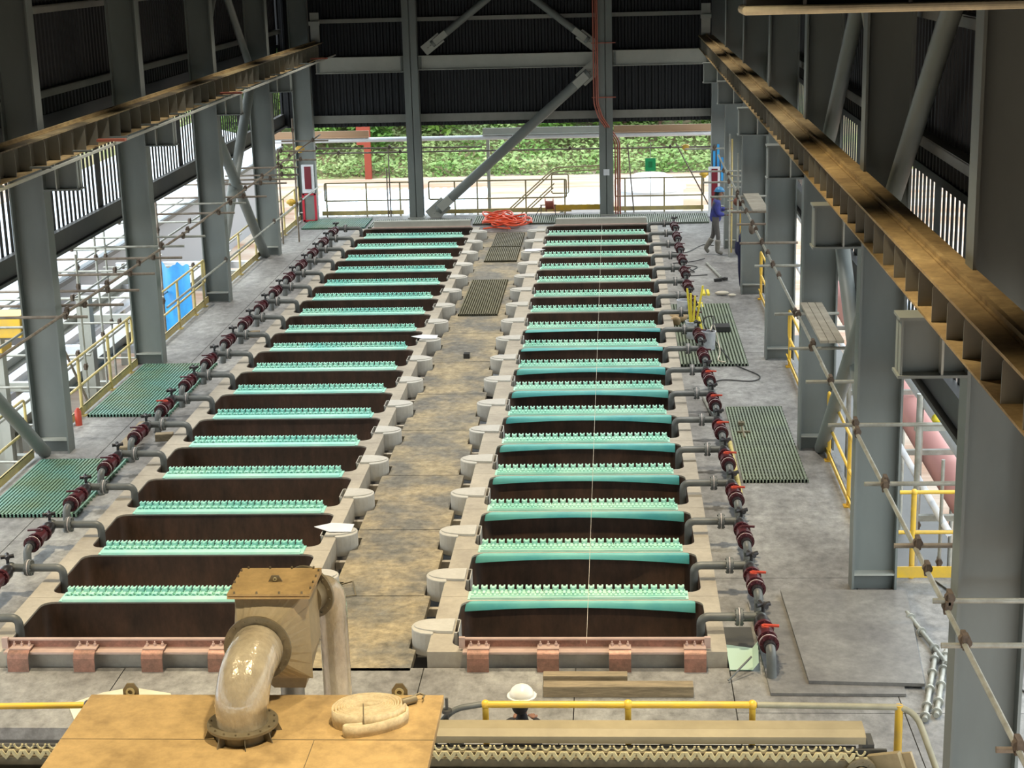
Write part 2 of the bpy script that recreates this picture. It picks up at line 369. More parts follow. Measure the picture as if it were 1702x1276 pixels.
brace((-9.6,38.3,5.2), (-9.6,41.0,7.6), 0.10, 'dark upper tube brace left of the peak above the left crane beam', E2, False)
brace((-9.6,43.9,5.2), (-9.6,41.1,7.6), 0.10, 'dark upper tube brace right of the peak above the left crane beam', E2, False)
E3 = 'tube braces of the right row'
brace((3.3,25.7,0.05), (3.3,20.0,4.4), 0.11, 'grey tube brace rising from the third right column foot', E3, False)
brace((3.4,20.0,0.05), (3.4,25.7,4.4), 0.11, 'grey tube brace crossing behind between second and third right columns', E3, False)
brace((3.3,25.78,4.95), (3.3,20.0,9.3), 0.11, 'slanted upper tube brace over the right crane beam, farther one', E3, False)
brace((3.3,19.75,4.98), (3.3,14.0,9.3), 0.11, 'slanted upper tube brace over the right crane beam, nearer one', E3, False)
brace((3.4,20.0,5.0), (3.4,25.7,9.3), 0.09, 'warm-lit slender brace beside the bolted gusset at upper right', E3, False, steel_l)
# crane runway beams
def runway(side):
    s = 1 if side == 'right' else -1
    xi = 2.55 if s > 0 else -8.63        # inner edges of the flanges
    xo = xi+0.44*s; y0, y1 = 5.0, 50.0; z0, z1 = 4.925, 5.32
    if s < 0: z1 = 5.38
    r = thing('crane_beam', f'long dusty crane runway beam on the {side} side with a rail on top', 'crane beam', (0,0,0), 0, 'crane runway beams')
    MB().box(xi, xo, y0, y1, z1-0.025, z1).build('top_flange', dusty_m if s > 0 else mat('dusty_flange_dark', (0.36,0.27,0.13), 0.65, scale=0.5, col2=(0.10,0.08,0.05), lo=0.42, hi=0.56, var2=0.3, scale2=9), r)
    MB().box(xi+0.02*s, xo-0.02*s, y0, y1, z0, z0+0.02).build('bottom_flange', dusty_m, r)
    xc = (xi+xo)/2
    MB().box(xc-0.008, xc+0.008, y0, y1, z0, z1).build('web', beam_m, r)
    MB().box(xc-0.02, xc+0.02, y0, y1-0.1, z1, z1+0.055).box(xc-0.045, xc+0.045, y0, y1-0.1, z1, z1+0.015).build('rail', dusty_m, r)
    sp = MB()
    sp.prism([(xc, z0+0.02), (xi+0.03*s, z0+0.02), (xi+0.03*s, z1-0.09), (xi+0.06*s, z1-0.03), (xc, z1-0.03)], -0.006, 0.006, 'y')
    first = None; y = 9.0
    while y < 49.8:
        if first is None: first = sp.build('stiffener', beam_m, r, (0, y, 0)); o = first
        else:
            o = first.copy(); COL.objects.link(o); o.location = (0, y, 0)
        y += 0.62 if s > 0 else 0.66
    st = thing('rail_stop', f'upright pale steel stop at the far end of the {side} crane beam', 'rail stop', (0,0,0), 0, 'crane rail end stops')
    MB().box(xi+0.07*s, xi+0.34*s, 49.8, 49.82, z1, 6.25).box(xi+0.2*s, xi+0.22*s, 49.82, 50.05, z1, 6.2).build('post', steel_l, st)
    MB().box(xi+0.05*s, xi+0.36*s, 49.65, 49.8, z1+0.5, z1+0.62).build('buffer', steel_l, st)
runway('right'); runway('left')
# conductor rail hung beside the left crane beam
r = thing('conductor_rail', 'slim pale conductor rail running below the inner side of the left crane beam', 'conductor rail')
MB().box(-8.35, -8.31, 6, 50.2, 4.96, 5.0).build('bar', steel_l, r)
m = MB()
for y in range(8, 50, 2): MB().box(-8.63, -8.31, y, y+0.05, 5.0, 5.03).build('bracket', steel_m, r)
for y, lb in ((27.2,'near the left frame edge'), (36.2,'midway along the beam'), (47.5,'near the far end')):
    tag(MB().box(-8.6, -8.12, y, y+0.12, 5.03, 5.07).build('red_bar', redcable_m), f'short red oxide bar lying across the left crane beam flange {lb}', 'bar', 'red bars on the left crane beam')
# overhead girder at the top right
r = thing('overhead_girder', 'dark steel girder edge across the top right corner, bottom lip painted as lit', 'girder')
MB().box(0.78, 3.0, 9.9, 10.05, 7.63, 8.2).build('web', darksteel_m, r)
MB().box(0.75, 3.0, 9.80, 10.15, 7.58, 7.63).build('bottom_flange', mat('lit_lip', (0.78,0.70,0.48), 0.6, scale=9, var=0.25), r, bevel=0.02)  # pale cream colour stands in for light caught by the lip
m = MB()
for x in (1.1, 1.7): MB().box(x, x+0.02, 9.82, 9.9, 7.63, 8.2).build('stiffener', darksteel_m, r)
# ------------------------------------------------------------------ unseen fill lamps, added high above the frame to lift the deck
def lamp(x, y, e, c, z=10.3):
    r = thing('fill_lamp', f'unseen fill lamp added {"over the left tank row" if x < -5 else "over the aisle" if x < -1 else "over the right tank row"}, {ORD[int((y-3)//6)]} bay', 'lamp', (x,y,z), 0, 'added fill lamps')
    MB().path([(0,0,0.0),(0,0,0.1),(0,0,0.22),(0,0,0.3)], [0.28,0.24,0.1,0.06], 20, caps=False).build('reflector', steel_m, r)
    MB().tube((0,0,0.3), (0,0,0.66), 0.02, 6).build('hanger', steel_m, r)
    a = bpy.data.lights.new('lamp_light', 'AREA'); a.shape = 'DISK'; a.size = 0.45; a.energy = e; a.color = c; a.spread = radians(75)
    o = bpy.data.objects.new('lamp_light', a); COL.objects.link(o); o.parent = r; o.location = (0,0,-0.03)
WARM = (1.0, 0.83, 0.56); NEU = (1.0, 0.95, 0.86)
for x in (-6.2, 0.0):
    for y, c, e in ((8, WARM, 230), (14, WARM, 220), (20, WARM, 200), (26, NEU, 180), (32, NEU, 170), (38, NEU, 170), (44, NEU, 180)):
        lamp(x, y, e, c)
# ------------------------------------------------------------------ tanks
def rrect(x0, x1, y0, y1, r, n=5):
    pts = []
    for cx, cy, a0 in ((x1-r, y0+r, -90), (x1-r, y1-r, 0), (x0+r, y1-r, 90), (x0+r, y0+r, 180)):
        for i in range(n+1):
            a = radians(a0+90*i/n); pts.append((cx+r*cos(a), cy+r*sin(a)))
    return pts
def tank_meshes(B, ya, yb, wya, wyb):
    n = 5; inner = rrect(B['wx0'], B['wx1'], wya, wyb, 0.15, n); N = len(inner)
    # outer ring sampled to match
    outer = []
    for cx, cy in ((B['x1'], ya), (B['x1'], yb), (B['x0'], yb), (B['x0'], ya)): outer += [(cx, cy)]*(n+1)
    z1 = 0.18
    rim = MB(); vs = [(x, y, z1) for x, y in inner]+[(x, y, z1) for x, y in outer]+[(x, y, -0.5) for x, y in outer]
    fs = []
    for i in range(N):
        j = (i+1) % N
        if outer[i] == outer[j]: fs.append((i, N+i, j))
        else:
            fs.append((i, N+i, N+j, j)); fs.append((N+i, 2*N+i, 2*N+j, N+j))
    # top lip of the lining, same colour as the shell
    k = len(vs); vs += [(x, y, z1-0.025) for x, y in inner]
    for i in range(N): fs.append((i, (i+1) % N, k+(i+1) % N, k+i))
    rim.add(vs, fs)
    lin = MB(); low = rrect(B['wx0'], B['wx1'], wya, wyb, 0.15, n); v = [(x, y, z1-0.025) for x, y in inner]+[(x, y, -1.25) for x, y in low]
    f = [(i, (i+1) % N, N+(i+1) % N, N+i) for i in range(N)]+[tuple(range(N, 2*N))]
    lin.add(v, f, False); lin.sm = [True]*(len(f)-1)+[False]
    return rim, lin
def cup_mb(xe, xt, y0, y1, z0, z1):      # D-shaped overflow box between the shell (xe) and its tip (xt)
    s = 1 if xt > xe else -1; r = (y1-y0)/2; yc = (y0+y1)/2; pts = [(xe, y0)]
    xs = xe+0.03*s
    for i in range(13):
        a = -pi/2+pi*i/12; pts.append((xs+abs(xt-xs)*cos(a)*s, yc+r*sin(a)))
    pts.append((xe, y1))
    if s < 0: pts = pts[::-1]
    m = MB(); m.prism(pts, z0, z1)
    return m
for B, row, tip in ((RB, 'right', -2.46), (LB, 'left', -3.60)):
    side = B['side']; grp = f'tanks of the {row} row'
    for k in range(18):
        ya, yb = W0+k*P, W0+(k+1)*P
        wya, wyb = ya+0.14, yb-0.14
        if k == 0: ya -= 0.01; wya = ya+0.15
        if k == 17: yb -= 0.10
        sfx = 'nearest the camera, behind the copper end bar' if k == 0 else 'farthest from the camera, under the grey end cover' if k == 17 else f'{ORD[k]} from the camera'
        r = thing('electrolysis_tank', f'open brown-lined {row} row tank, {sfx}', 'tank', (0,0,0), 0, grp)
        rim, lin = tank_meshes(B, ya+0.003, yb-0.003, wya, wyb)
        rim.build('rim', cell_m, r); lin.build('lining', well_m, r)
        xe = B['x0'] if side > 0 else B['x1']
        yc = V0+k*P+0.92
        cup_mb(xe-0.02*side*-1, tip, yc-0.23, yc+0.23, -0.1, 0.20).build('overflow_box', cup_m, r, bevel=0.012)
        # slot plate on top and weir frame inside the well
        xw = B['wx0'] if side > 0 else B['wx1']
        q = cup_mb(xw+0.02*side*-1, tip+0.03*side, yc-0.19, yc+0.19, 0.182, 0.215)
        q.build('overflow_lid', cup_m, r)
        w = MB(); d = 0.05*side
        w.box(xw, xw+d, yc-0.2, yc-0.18, -0.5, 0.20).box(xw, xw+d, yc+0.18, yc+0.2, -0.5, 0.20).box(xw+d*0.8, xw+d, yc-0.2, yc+0.2, -0.5, 0.20)
        w.build('weir_frame', cup_m, r)
        if k == 17:
            e = thing('end_cover', f'grey ridge cover along the far end of the {row} tank row', 'cover', (0,0,0), 0, 'far end covers')
            MB().box(B['wx0']+0.25, B['wx1']-0.1, yb+0.01, yb+0.2, 0, 0.38).build('cover_body', steel_l, e, bevel=0.02)
            MB().box(B['wx0']+0.2, B['wx1']-0.05, yb-0.1, yb+0.01, 0.185, 0.215).build('bus_bar', copper_l, e)
# white crumpled liner flaps on a few left and right overflow boxes
def flap(x, y, s, lb):
    m = MB(); m.add([(x,y-0.16,0.225),(x,y+0.16,0.225),(x-0.32*s,y+0.2,0.23),(x-0.55*s,y+0.03,0.235),(x-0.3*s,y-0.17,0.23)], [(0,1,2,3,4)])
    m.add([(x,y-0.16,0.219),(x,y+0.16,0.219),(x-0.32*s,y+0.2,0.224),(x-0.55*s,y+0.03,0.229),(x-0.3*s,y-0.17,0.224)], [(4,3,2,1,0)])
    tag(m.build('white_flap', whitep_m), lb, 'sheet', 'white sheets on overflow boxes')
flap(-3.68, V0+2*P+0.98, 1, 'thin white pointed sheet lying on the third overflow box of the left row')
flap(-3.68, V0+9*P+0.98, 1, 'thin white pointed sheet on the tenth overflow box of the left row')
flap(-2.36, V0+15*P+0.95, -1, 'thin white pointed sheet on the sixteenth overflow box of the right row')
# ------------------------------------------------------------------ capping boards
def board_meshes(x0, x1, n, style):
    base = MB(); comb = []
    L = x1-x0
    if style == 'r':
        base.box(x0-0.03, x1+0.03, -0.11, 0.15, 0.0, 0.012).box(x0, x1, -0.105, -0.09, 0.012, 0.03)
    else:
        base.box(x0-0.04, x1+0.04, -0.15, 0.15, 0.0, 0.012)
        base.prism([(-0.155, 0.0), (-0.14, 0.03), (-0.06, 0.045), (-0.06, 0.012), (-0.14, 0.005)], x0, x1, 'x')
    def teeth(a, b, k0, k1):
        m = MB(); p = L/n
        m.box(a, b, 0.04, 0.14, 0.012, 0.04)
        if style == 'r': m.box(a, b, -0.03, 0.04, 0.012, 0.028)
        for k in range(k0, k1):
            c = x0+p*(k+0.5); w = 0.036
            m.box(c-w, c+w, 0.07, 0.14, 0.04, 0.088)
            m.box(c-w-0.003, c-w+0.018, 0.066, 0.144, 0.088, 0.102).box(c+w-0.018, c+w+0.003, 0.066, 0.144, 0.088, 0.102)
            if style == 'r':
                m.box(c-0.014, c+0.014, -0.02, 0.07, 0.028, 0.056)
                m.box(c+p/2-0.02, c+p/2+0.02, -0.01, 0.03, 0.028, 0.046)
            else:                     # little arches on the sloping front
                arc = [(c+0.034*cos(a2), -0.045, 0.03+0.038*sin(a2)) for a2 in [pi*i/6 for i in range(7)]]
                m.path(arc, 0.010, 5)
                m.box(c-0.02, c+0.02, -0.03, 0.06, 0.02, 0.055)
        return m
    if style == 'r':
        c1, c2 = n//3, 2*n//3
        for a, b in ((0, c1), (c1, c2), (c2, n)): comb.append(teeth(x0+L*a/n+0.004, x0+L*b/n-0.004, a, b))
    else: comb.append(teeth(x0, x1, 0, n))
    return base, comb
protoR = protoL = None
for row, B, x0, x1 in (('right', RB, -1.83, 0.84), ('left', LB, -6.98, -4.26)):
    root = None
    for k in range(1, 18):
        y = W0+k*P
        lb = f'mint green toothed capping board on the {row} tank row, {ORD[k-1]} from the camera'
        if root is None:
            root = thing('capping_board', lb, 'capping board', (0, y, 0.18), 0, f'capping boards of the {row} row')
            base, comb = board_meshes(x0, x1, 24 if row == 'right' else 27, row[0])
            base.build('base_board', mint2_m if row == 'right' else mint_m, root)
            for c in comb: c.build('toothed_rail', mint2_m if row == 'right' else mint_m, root)
            if row == 'right':
                sh = MB(); nx = 24; vs = []; fs = []      # bowed teal sheet hanging over the wall edge
                for t in (0, 1):
                    for i in range(nx+1):
                        u = i/nx; x = x0-0.06+(x1-x0+0.17)*u; bow = 0.06*(1-4*(u-0.45)**2)
                        for yy, zz in ((-0.10, -0.002), (-0.14, 0.0), (-0.17, -0.03+bow*0.2), (-0.19, -0.125+bow)):
                            vs.append((x, yy-(0.006 if t else 0), zz-(0.004 if t else 0)))
                q = 4*(nx+1)
                for i in range(nx):
                    for j in range(3):
                        a = 4*i+j; fs.append((a, a+1, a+5, a+4)); fs.append((q+a, q+a+4, q+a+5, q+a+1))
                sh.add(vs, fs, True); tag(sh.build('liner_sheet', teal_m, root), 'thin teal sheet hanging into the tank')
            cur = root
        else: cur = dup(root, (0, y, 0.18), lb)
        random.seed(k+(100 if row == 'left' else 0))
        if k > 8 and row == 'right':
            for c in list(cur.children):
                if c.name.startswith('liner_sheet'):
                    if k > 10: bpy.data.objects.remove(c)
                    else: c.scale = (1, 1, 0.5)
# ------------------------------------------------------------------ feed valves beside every tank
def valve(s, lb, grp, y, xe, tilt=0.0, red=True, flat=False):
    r = thing('feed_valve', lb, 'valve', (xe, y, 0), 0, grp)
    z = 0.36
    MB().path(rpath([(-0.27*s,0,-0.75), (-0.27*s,0,z), (0.16*s,0,z)], 0.10), 0.052, 12).build('inlet_pipe', pvc_m, r)
    m = MB(); m.disc((0.15*s,0,z), (1,0,0), 0.105, 0.03, 18).disc((0.20*s,0,z), (1,0,0), 0.105, 0.03, 18).bolts((0.175*s,0,z), (1,0,0), 0.088, 8, 0.011, 0.10)
    f = m.build('pipe_flange', pvc_m, r)
    MB().disc((0.175*s,0,z), (1,0,0), 0.108, 0.010, 18).build('gasket', white_m, f)
    m = MB(); m.tube((0.2*s,0,z), (0.42*s,0,z), 0.055, 12).sphere((0.42*s,0,z), 0.075, 12, 8); m.build('tee', pvc_m, r)
    m = MB(); m.tube((0.45*s,0,z), (0.45*s,0.0,z+0.14), 0.022, 8)
    for i in range(4):
        a = i*pi/2+0.4; m.path([(0.45*s,0,z+0.15), (0.45*s+0.085*cos(a),0.085*sin(a),z+0.155)], [0.022,0.030], 8)
    m.disc((0.45*s,0,z+0.15), (0,0,1), 0.045, 0.035, 10)
    m.build('handwheel', blackp_m, r)
    x0 = 0.42*s; x1 = 0.46*s
    def at(t): return Vector((x0+(x1-x0)*t, -0.06-0.80*t, z-0.02*t))
    d = (at(1)-at(0)).normalized()
    MB().path([at(0), at(0.12), at(0.2), at(0.3)], [0.07,0.098,0.098,0.075], 14).path([at(0.3), at(0.98)], 0.068, 14).build('valve_body', blackp_m, r)
    for t, tt in ((0.34, 0.045), (0.70, 0.045), (0.86, 0.03)):
        q = MB(); q.disc(at(t), d, 0.113, tt, 18).bolts(at(t), d, 0.094, 8, 0.011, tt+0.05); fl_ = q.build('ring_flange', maroon_m, r)
    MB().disc(at(0.31), d, 0.106, 0.012, 18).disc(at(0.83), d, 0.112, 0.012, 18).build('gasket', white_m, r)
    MB().path([at(0.38), at(0.52), at(0.66)], [0.085,0.095,0.085], 14).build('ball_housing', maroon_m, r)
    m = MB(); a = at(0.5)+Vector((0,0,0.085)); m.disc(a, (0,0,1), 0.05, 0.035, 12)
    m.obox(a+Vector((-0.02*s,0.0,0.02)), a+Vector((0.15*s,-0.03,0.02)), 0.04, 0.02)
    m.build('lever', red_m if red else maroon_m, r)
    e = at(1.0)
    MB().path(rpath([at(0.86), at(1.05)+Vector((0,-0.02,0)), Vector((e.x+0.01*s, e.y-0.09, -0.05))], 0.09), 0.055, 12).build('outlet_elbow', pvc_m, r)
    return r
for s, row, xe in ((1, 'right', 1.24), (-1, 'left', -7.46)):
    protos = {}
    for k in range(18):
        red = (row == 'right' and k in (0,1,3,4,5,6,7)) or (row == 'left' and k in (6,))
        y = V0+k*P+0.80
        lb = f'feed valve assembly with {"bright red" if red else "dark maroon"} lever beside the {row} tank row, {ORD[k]} from the camera'
        if red not in protos: protos[red] = valve(s, lb, f'feed valves of the {row} row', y, xe, red=red)
        else: dup(protos[red], (xe, y, 0), lb)
# ------------------------------------------------------------------ concrete plates of the aisle between the rows
y = 17.35
seams = [17.35, 19.62, 22.10, 24.60, 27.10, 29.45, 31.9, 34.4, 37.0, 39.6, 42.2, 44.8, 47.3]
for i in range(12):
    a, b = seams[i]+0.012, seams[i+1]-0.012
    def edge(s):                      # zigzag outline around the overflow boxes
        xo = -2.39 if s > 0 else -3.68; xi = -2.475 if s > 0 else -3.585; out = []
        ks = []
        for k in range(18):
            yc = V0+k*P+0.92; ks.append((yc-0.25, yc+0.26))
        pts = [(xo, a)]; 
        for c, d in ks:
            if d <= a or c >= b: continue
            c2, d2 = max(c, a), min(d, b)
            if c2 > a: pts += [(xo, c2), (xi, c2+0.05)]
            else: pts = [(xi, a)]
            if d2 < b: pts += [(xi, d2), (xo, d2)]
            else: pts += [(xi, b)]
        if pts[-1][1] < b: pts.append((xo, b))
        return pts
    R_, L_ = edge(1), edge(-1)
    poly = R_+L_[::-1]
    m = MB(); m.prism(poly, -0.09, 0.0)
    r = tag(m.build('aisle_plate', aisle_m), f'worn concrete floor plate in the aisle between the tank rows, {ORD[i]} from the camera', 'floor plate', 'floor plates of the aisle')
m = MB()
for k in range(19):
    m2 = MB().box(-3.86, -2.21, W0+k*P+0.55-0.06, W0+k*P+0.55+0.06, -0.2, -0.095)
    if k: m.box(-3.86, -2.21, V0+k*P+0.48, V0+k*P+0.56, -0.2, -0.095)
tag(m.build('trim_8', cell_m), kind='structure')
# ------------------------------------------------------------------ copper end bars at the front of both rows
def end_bar(x0, x1, cl, row, y=17.56):
    r = thing('copper_bus_bar', f'reddish copper angle bar along the front rim of the {row} tank row', 'bus bar', (0,0,0), 0, 'copper end bars')
    MB().box(x0, x1, y, y+0.02, 0.185, 0.30).build('upright', copper_m, r)
    MB().box(x0, x1, y-0.02, y+0.03, 0.30, 0.318).build('top_edge', copper_l, r)
    MB().box(x0, x1, y-0.16, y, 0.185, 0.21).build('foot', copper_l, r)
    for xx in (x0-0.05, x1-0.02): MB().box(xx, xx+0.07, y-0.05, y, 0.21, 0.34).build('end_block', copper_l, r)
    for i, c in enumerate(cl):
        w = 0.125
        t = thing('copper_strap', f'folded copper strap bolted over the {row} front bar, {ORD[i]} from the left', 'strap', (c, y, 0), 0, 'copper straps')
        pr = [(-0.02,0.235), (-0.16,0.235), (-0.20,0.215), (-0.225,0.17), (-0.235,-0.06)]
        m = MB(); vs = []; fs = []
        for th in (0, 0.012):
            for a, b in pr: vs += [(-w, a-th*0.7, b-th*0.7), (w, a-th*0.7, b-th*0.7)]
        n = 2*len(pr)
        for k in range(len(pr)-1):
            fs.append((2*k, 2*k+2, 2*k+3, 2*k+1)); fs.append((n+2*k, n+2*k+1, n+2*k+3, n+2*k+2))
            fs.append((2*k, n+2*k, n+2*k+2, 2*k+2)); fs.append((2*k+1, 2*k+3, n+2*k+3, n+2*k+1))
        m.add(vs, fs); m.build('strap_sheet', copper_m, t)
        MB().box(-w, w, -0.14, 0.0, 0.236, 0.245).build('clamp_plate', copper_l, t)
        for bx in (-0.09, 0.0, 0.09): MB().tube((bx,-0.05,0.245), (bx,-0.05,0.275), 0.017, 8).tube((bx,-0.05,0.275), (bx,-0.05,0.30), 0.009, 6).build('bolt', copper_l, t)
end_bar(-1.78, 1.0, (-1.60, -0.80, 0.02, 0.87), 'right')
end_bar(-7.15, -4.25, (-6.96, -6.18, -5.38, -4.6), 'left')
# ------------------------------------------------------------------ gratings
def grating(name, lb, x0, x1, y0, y1, m, nb, z0=0.005, th=0.045, grp='grating panels lying on the deck', cat='grating'):
    r = thing(name, lb, cat, (0,0,0), 0, grp)
    q = MB(); w = (x1-x0)/nb
    for i in range(nb): q.box(x0+w*i, x0+w*i+w*0.52, y0, y1, z0, z0+th)
    tag(q.build('bars', m, r), kind='stuff')
    q = MB(); q.box(x0, x1, y0, y0+0.02, z0, z0+th).box(x0, x1, y1-0.02, y1, z0, z0+th)
    k = y0+0.15
    while k < y1: q.box(x0, x1, k, k+0.012, z0, z0+th-0.012); k += 0.15
    q.build('frame', m, r)
grating('floor_grating', 'green grating mat at the left edge, nearest the camera', -9.44, -7.98, 22.7, 25.45, grate_m, 25)
grating('floor_grating', 'green grating mat between the second and third left columns', -9.5, -8.0, 28.1, 31.85, grate_m, 25)
grating('floor_grating', 'green grating panel right of the valves with chalk marks and a small clamp on it', 1.93, 2.92, 24.1, 28.25, grateg_m, 19)
grating('floor_grating', 'green grating panel under the white buckets', 1.28, 2.59, 31.3, 36.9, grateg_m, 20)
grating('floor_grating', 'dark grating panel on the aisle, nearest of three', -3.52, -2.62, 36.1, 40.05, grated_m, 17)
grating('floor_grating', 'dark grating panel on the aisle, middle of three', -3.42, -2.55, 42.6, 44.6, grated_m, 17)
grating('floor_grating', 'dark grating panel on the aisle, below the orange hose', -3.38, -2.55, 44.7, 46.9, grated_m, 17)
grating('floor_grating', 'pale green grating strip at the far left corner by the red cabinet', -9.3, -7.4, 48.3, 50.0, grate_m, 34)
grating('floor_grating', 'grey grating strip behind the left row end cover', -7.3, -4.3, 48.3, 49.6, grateg_m, 48)
grating('floor_grating', 'grey grating strip behind the orange hose', -4.2, -0.4, 48.6, 50.0, grateg_m, 60)
grating('floor_grating', 'grey grating strip at the far right behind the valves', 0.1, 2.8, 48.3, 49.9, grateg_m, 46)
# ------------------------------------------------------------------ big dark sheets stacked at the right front
def sheet(poly, z0, z1, lb): return tag(MB().prism(poly, z0, z1).build('floor_sheet', plate_m), lb, 'sheet', 'dark sheets stacked on the right front deck')
sheet([(1.66,16.72),(3.12,16.70),(3.3,19.3),(1.62,19.35)], 0.004, 0.035, 'lower dark floor sheet right of the nearest valve')
sheet([(2.10,16.95),(3.35,16.88),(3.62,19.6),(2.05,19.62)], 0.036, 0.075, 'upper dark floor sheet by the nearest right column')
# timbers
def timber(lb, p, q, w, h, grp): return tag(MB().obox((p[0],p[1],p[2]+h/2), (q[0],q[1],q[2]+h/2), w, h).build('timber_baulk', wood_m, bevel=0.008), lb, 'timber', grp)
timber('front timber baulk lying before the right copper bar, the longer one', (-0.83,16.75,0.0), (0.82,16.75,0.0), 0.16, 0.13, 'timbers before the right row')
timber('shorter timber baulk behind the long one before the right copper bar', (-0.84,16.97,0.0), (0.10,16.97,0.0), 0.13, 0.15, 'timbers before the right row')
timber('square timber baulk lying between the left green mats', (-8.18,25.75,0), (-8.22,27.3,0), 0.19, 0.15, 'timbers on the left walkway')
timber('short timber offcut tucked behind the left valves', (-7.85,26.6,0), (-7.55,26.65,0), 0.14, 0.13, 'timbers on the left walkway')
timber('small timber block by the tenth left valve', (-7.95,34.3,0), (-7.65,34.35,0), 0.14, 0.13, 'timbers on the left walkway')
# pale green angle plate beside the nearest right tank
r = thing('green_angle_plate', 'pale mint bent plate in the floor gap beside the nearest right valve', 'plate')
MB().add([(1.26,17.35,0.02),(1.52,17.35,0.02),(1.56,17.95,0.02),(1.26,18.05,0.02)], [(0,1,2,3)]).add([(1.52,17.35,0.02),(1.58,17.3,0.13),(1.62,17.9,0.13),(1.56,17.95,0.02)], [(0,1,2,3)]).add([(1.26,17.35,0.012),(1.52,17.35,0.012),(1.56,17.95,0.012),(1.26,18.05,0.012)], [(3,2,1,0)]).build('plate', mat('pale_green_plate', (0.45,0.62,0.54), 0.5), r)
tag(MB().tube((1.22,17.05,0.03), (1.5,17.35,0.18), 0.012, 6).build('thin_rod', pvc_m), 'thin grey rod leaning on the nearest right valve', 'rod')
tag(MB().box(1.27,1.6,17.98,18.6,-0.09,0.004).build('dark_cover', darksteel_m), 'dark recessed cover under the nearest right inlet pipe', 'cover')
# poles on the right walkway
tag(MB().tube((1.86,26.1,0.04), (1.83,23.15,0.04), 0.042, 12).build('yellow_pole', mat('dusty_yellow', (0.58,0.48,0.16), 0.5, scale=6, var=0.2)), 'dusty yellow pole lying beside the right green grating', 'pole')
tag(MB().tube((1.58,28.9,0.04), (1.80,26.2,0.04), 0.03, 10).tube((1.64,28.8,0.04), (1.86,26.25,0.04), 0.028, 10).build('grey_pole', galv_m), 'pair of thin grey poles lying above the yellow pole', 'pole')
# ------------------------------------------------------------------ people
def skinmesh(name, pts, edges, m, parent, sub=1, root=None):
    me = bpy.data.meshes.new(name); ks = list(pts); me.from_pydata([pts[k][:3] for k in ks], [(ks.index(a), ks.index(b)) for a, b in edges], [])
    o = bpy.data.objects.new(name, me); COL.objects.link(o); o.parent = parent
    sk = o.modifiers.new('skin', 'SKIN'); sk.use_smooth_shade = True
    for i, k in enumerate(ks):
        v = me.skin_vertices[0].data[i]; rr = pts[k][3]; v.radius = rr if isinstance(rr, tuple) else (rr, rr); v.use_root = (k == (root or ks[0]))
    ss = o.modifiers.new('sub', 'SUBSURF'); ss.levels = sub; ss.render_levels = sub+1
    me.materials.append(m); return o
def hand(parent, w, d, name='hand'):
    # palm at w, fingers along d
    w = Vector(w); d = Vector(d).normalized(); a = d.cross(Vector((0,0,1))).normalized(); pts = {'w': (*w, 0.024), 'p': (*(w+d*0.05), (0.036,0.018)), 'k': (*(w+d*0.085), (0.038,0.016))}
    E_ = [('w','p'), ('p','k')]
    for i, L in enumerate((0.062, 0.072, 0.066, 0.05)):
        b = w+d*0.09+a*(0.028-0.019*i); pts[f'a{i}'] = (*b, 0.0095); pts[f'b{i}'] = (*(b+d*L*0.5+Vector((0,0,-0.008))), 0.009); pts[f'c{i}'] = (*(b+d*L*0.85+Vector((0,0,-0.03))), 0.008)
        E_ += [('k', f'a{i}'), (f'a{i}', f'b{i}'), (f'b{i}', f'c{i}')]
    t = w+d*0.03+a*0.035; pts['t1'] = (*t, 0.011); pts['t2'] = (*(t+d*0.04+a*0.015), 0.009); E_ += [('p','t1'), ('t1','t2')]
    return skinmesh(name, pts, E_, skin_m, parent)
def head(parent, c, f, hat, hat_m, brim=True):
    c = Vector(c); f = Vector(f).normalized(); s = f.cross(Vector((0,0,1)))
    m = MB(); m.sphere(c, 0.098, 16, 12, (0.86,0.95,1.18)); m.sphere(c+f*0.03+Vector((0,0,-0.065)), 0.062, 12, 8)
    m.path([c+f*0.085+Vector((0,0,0.02)), c+f*0.112+Vector((0,0,-0.018)), c+f*0.09+Vector((0,0,-0.028))], [0.010,0.017,0.012], 8)
    for q in (-1, 1): m.sphere(c+s*q*0.085+Vector((0,0,-0.01)), 0.028, 8, 6, (0.5,0.8,1.0))
    m.tube(c+Vector((0,0,-0.08)), c+Vector((0,0,-0.19))-f*0.01, 0.052, 12)
    h = m.build('head', skin_m, parent)
    e = MB()
    for q in (-1, 1): e.sphere(c+f*0.085+s*q*0.033+Vector((0,0,0.012)), 0.011, 8, 6)
    e.path([c+f*0.093+s*0.025+Vector((0,0,-0.055)), c+f*0.098+Vector((0,0,-0.055)), c+f*0.093-s*0.025+Vector((0,0,-0.055))], 0.006, 6)
    e.build('eyes_and_mouth', dark_m, h)
    g = MB(); g.sphere(c-f*0.012+Vector((0,0,0.0)), 0.104, 14, 8, (0.9,0.95,1.12)); 
    # hair cap, cut away at the face by position
    hr = MB(); hr.sphere(c-f*0.025+Vector((0,0,0.012)), 0.101, 14, 10, (0.9,0.92,1.12)); hr.sphere(c-f*0.05+Vector((0,0,-0.06)), 0.085, 12, 8); hr.build('hair', dark_m, parent)
    t = MB(); t.sphere(c+Vector((0,0,0.045)), 0.128, 18, 10, (1.0,1.0,0.95), 0.0)
    t.ring(c+Vector((0,0,0.046)), (0,0,1), 0.1, 0.148, 0.012, 24)
    if hat == 'helmet': t.obox(c+f*0.12+Vector((0,0,0.045)), c+f*0.19+Vector((0,0,0.03)), 0.18, 0.012)
    t.build(hat, hat_m, parent)
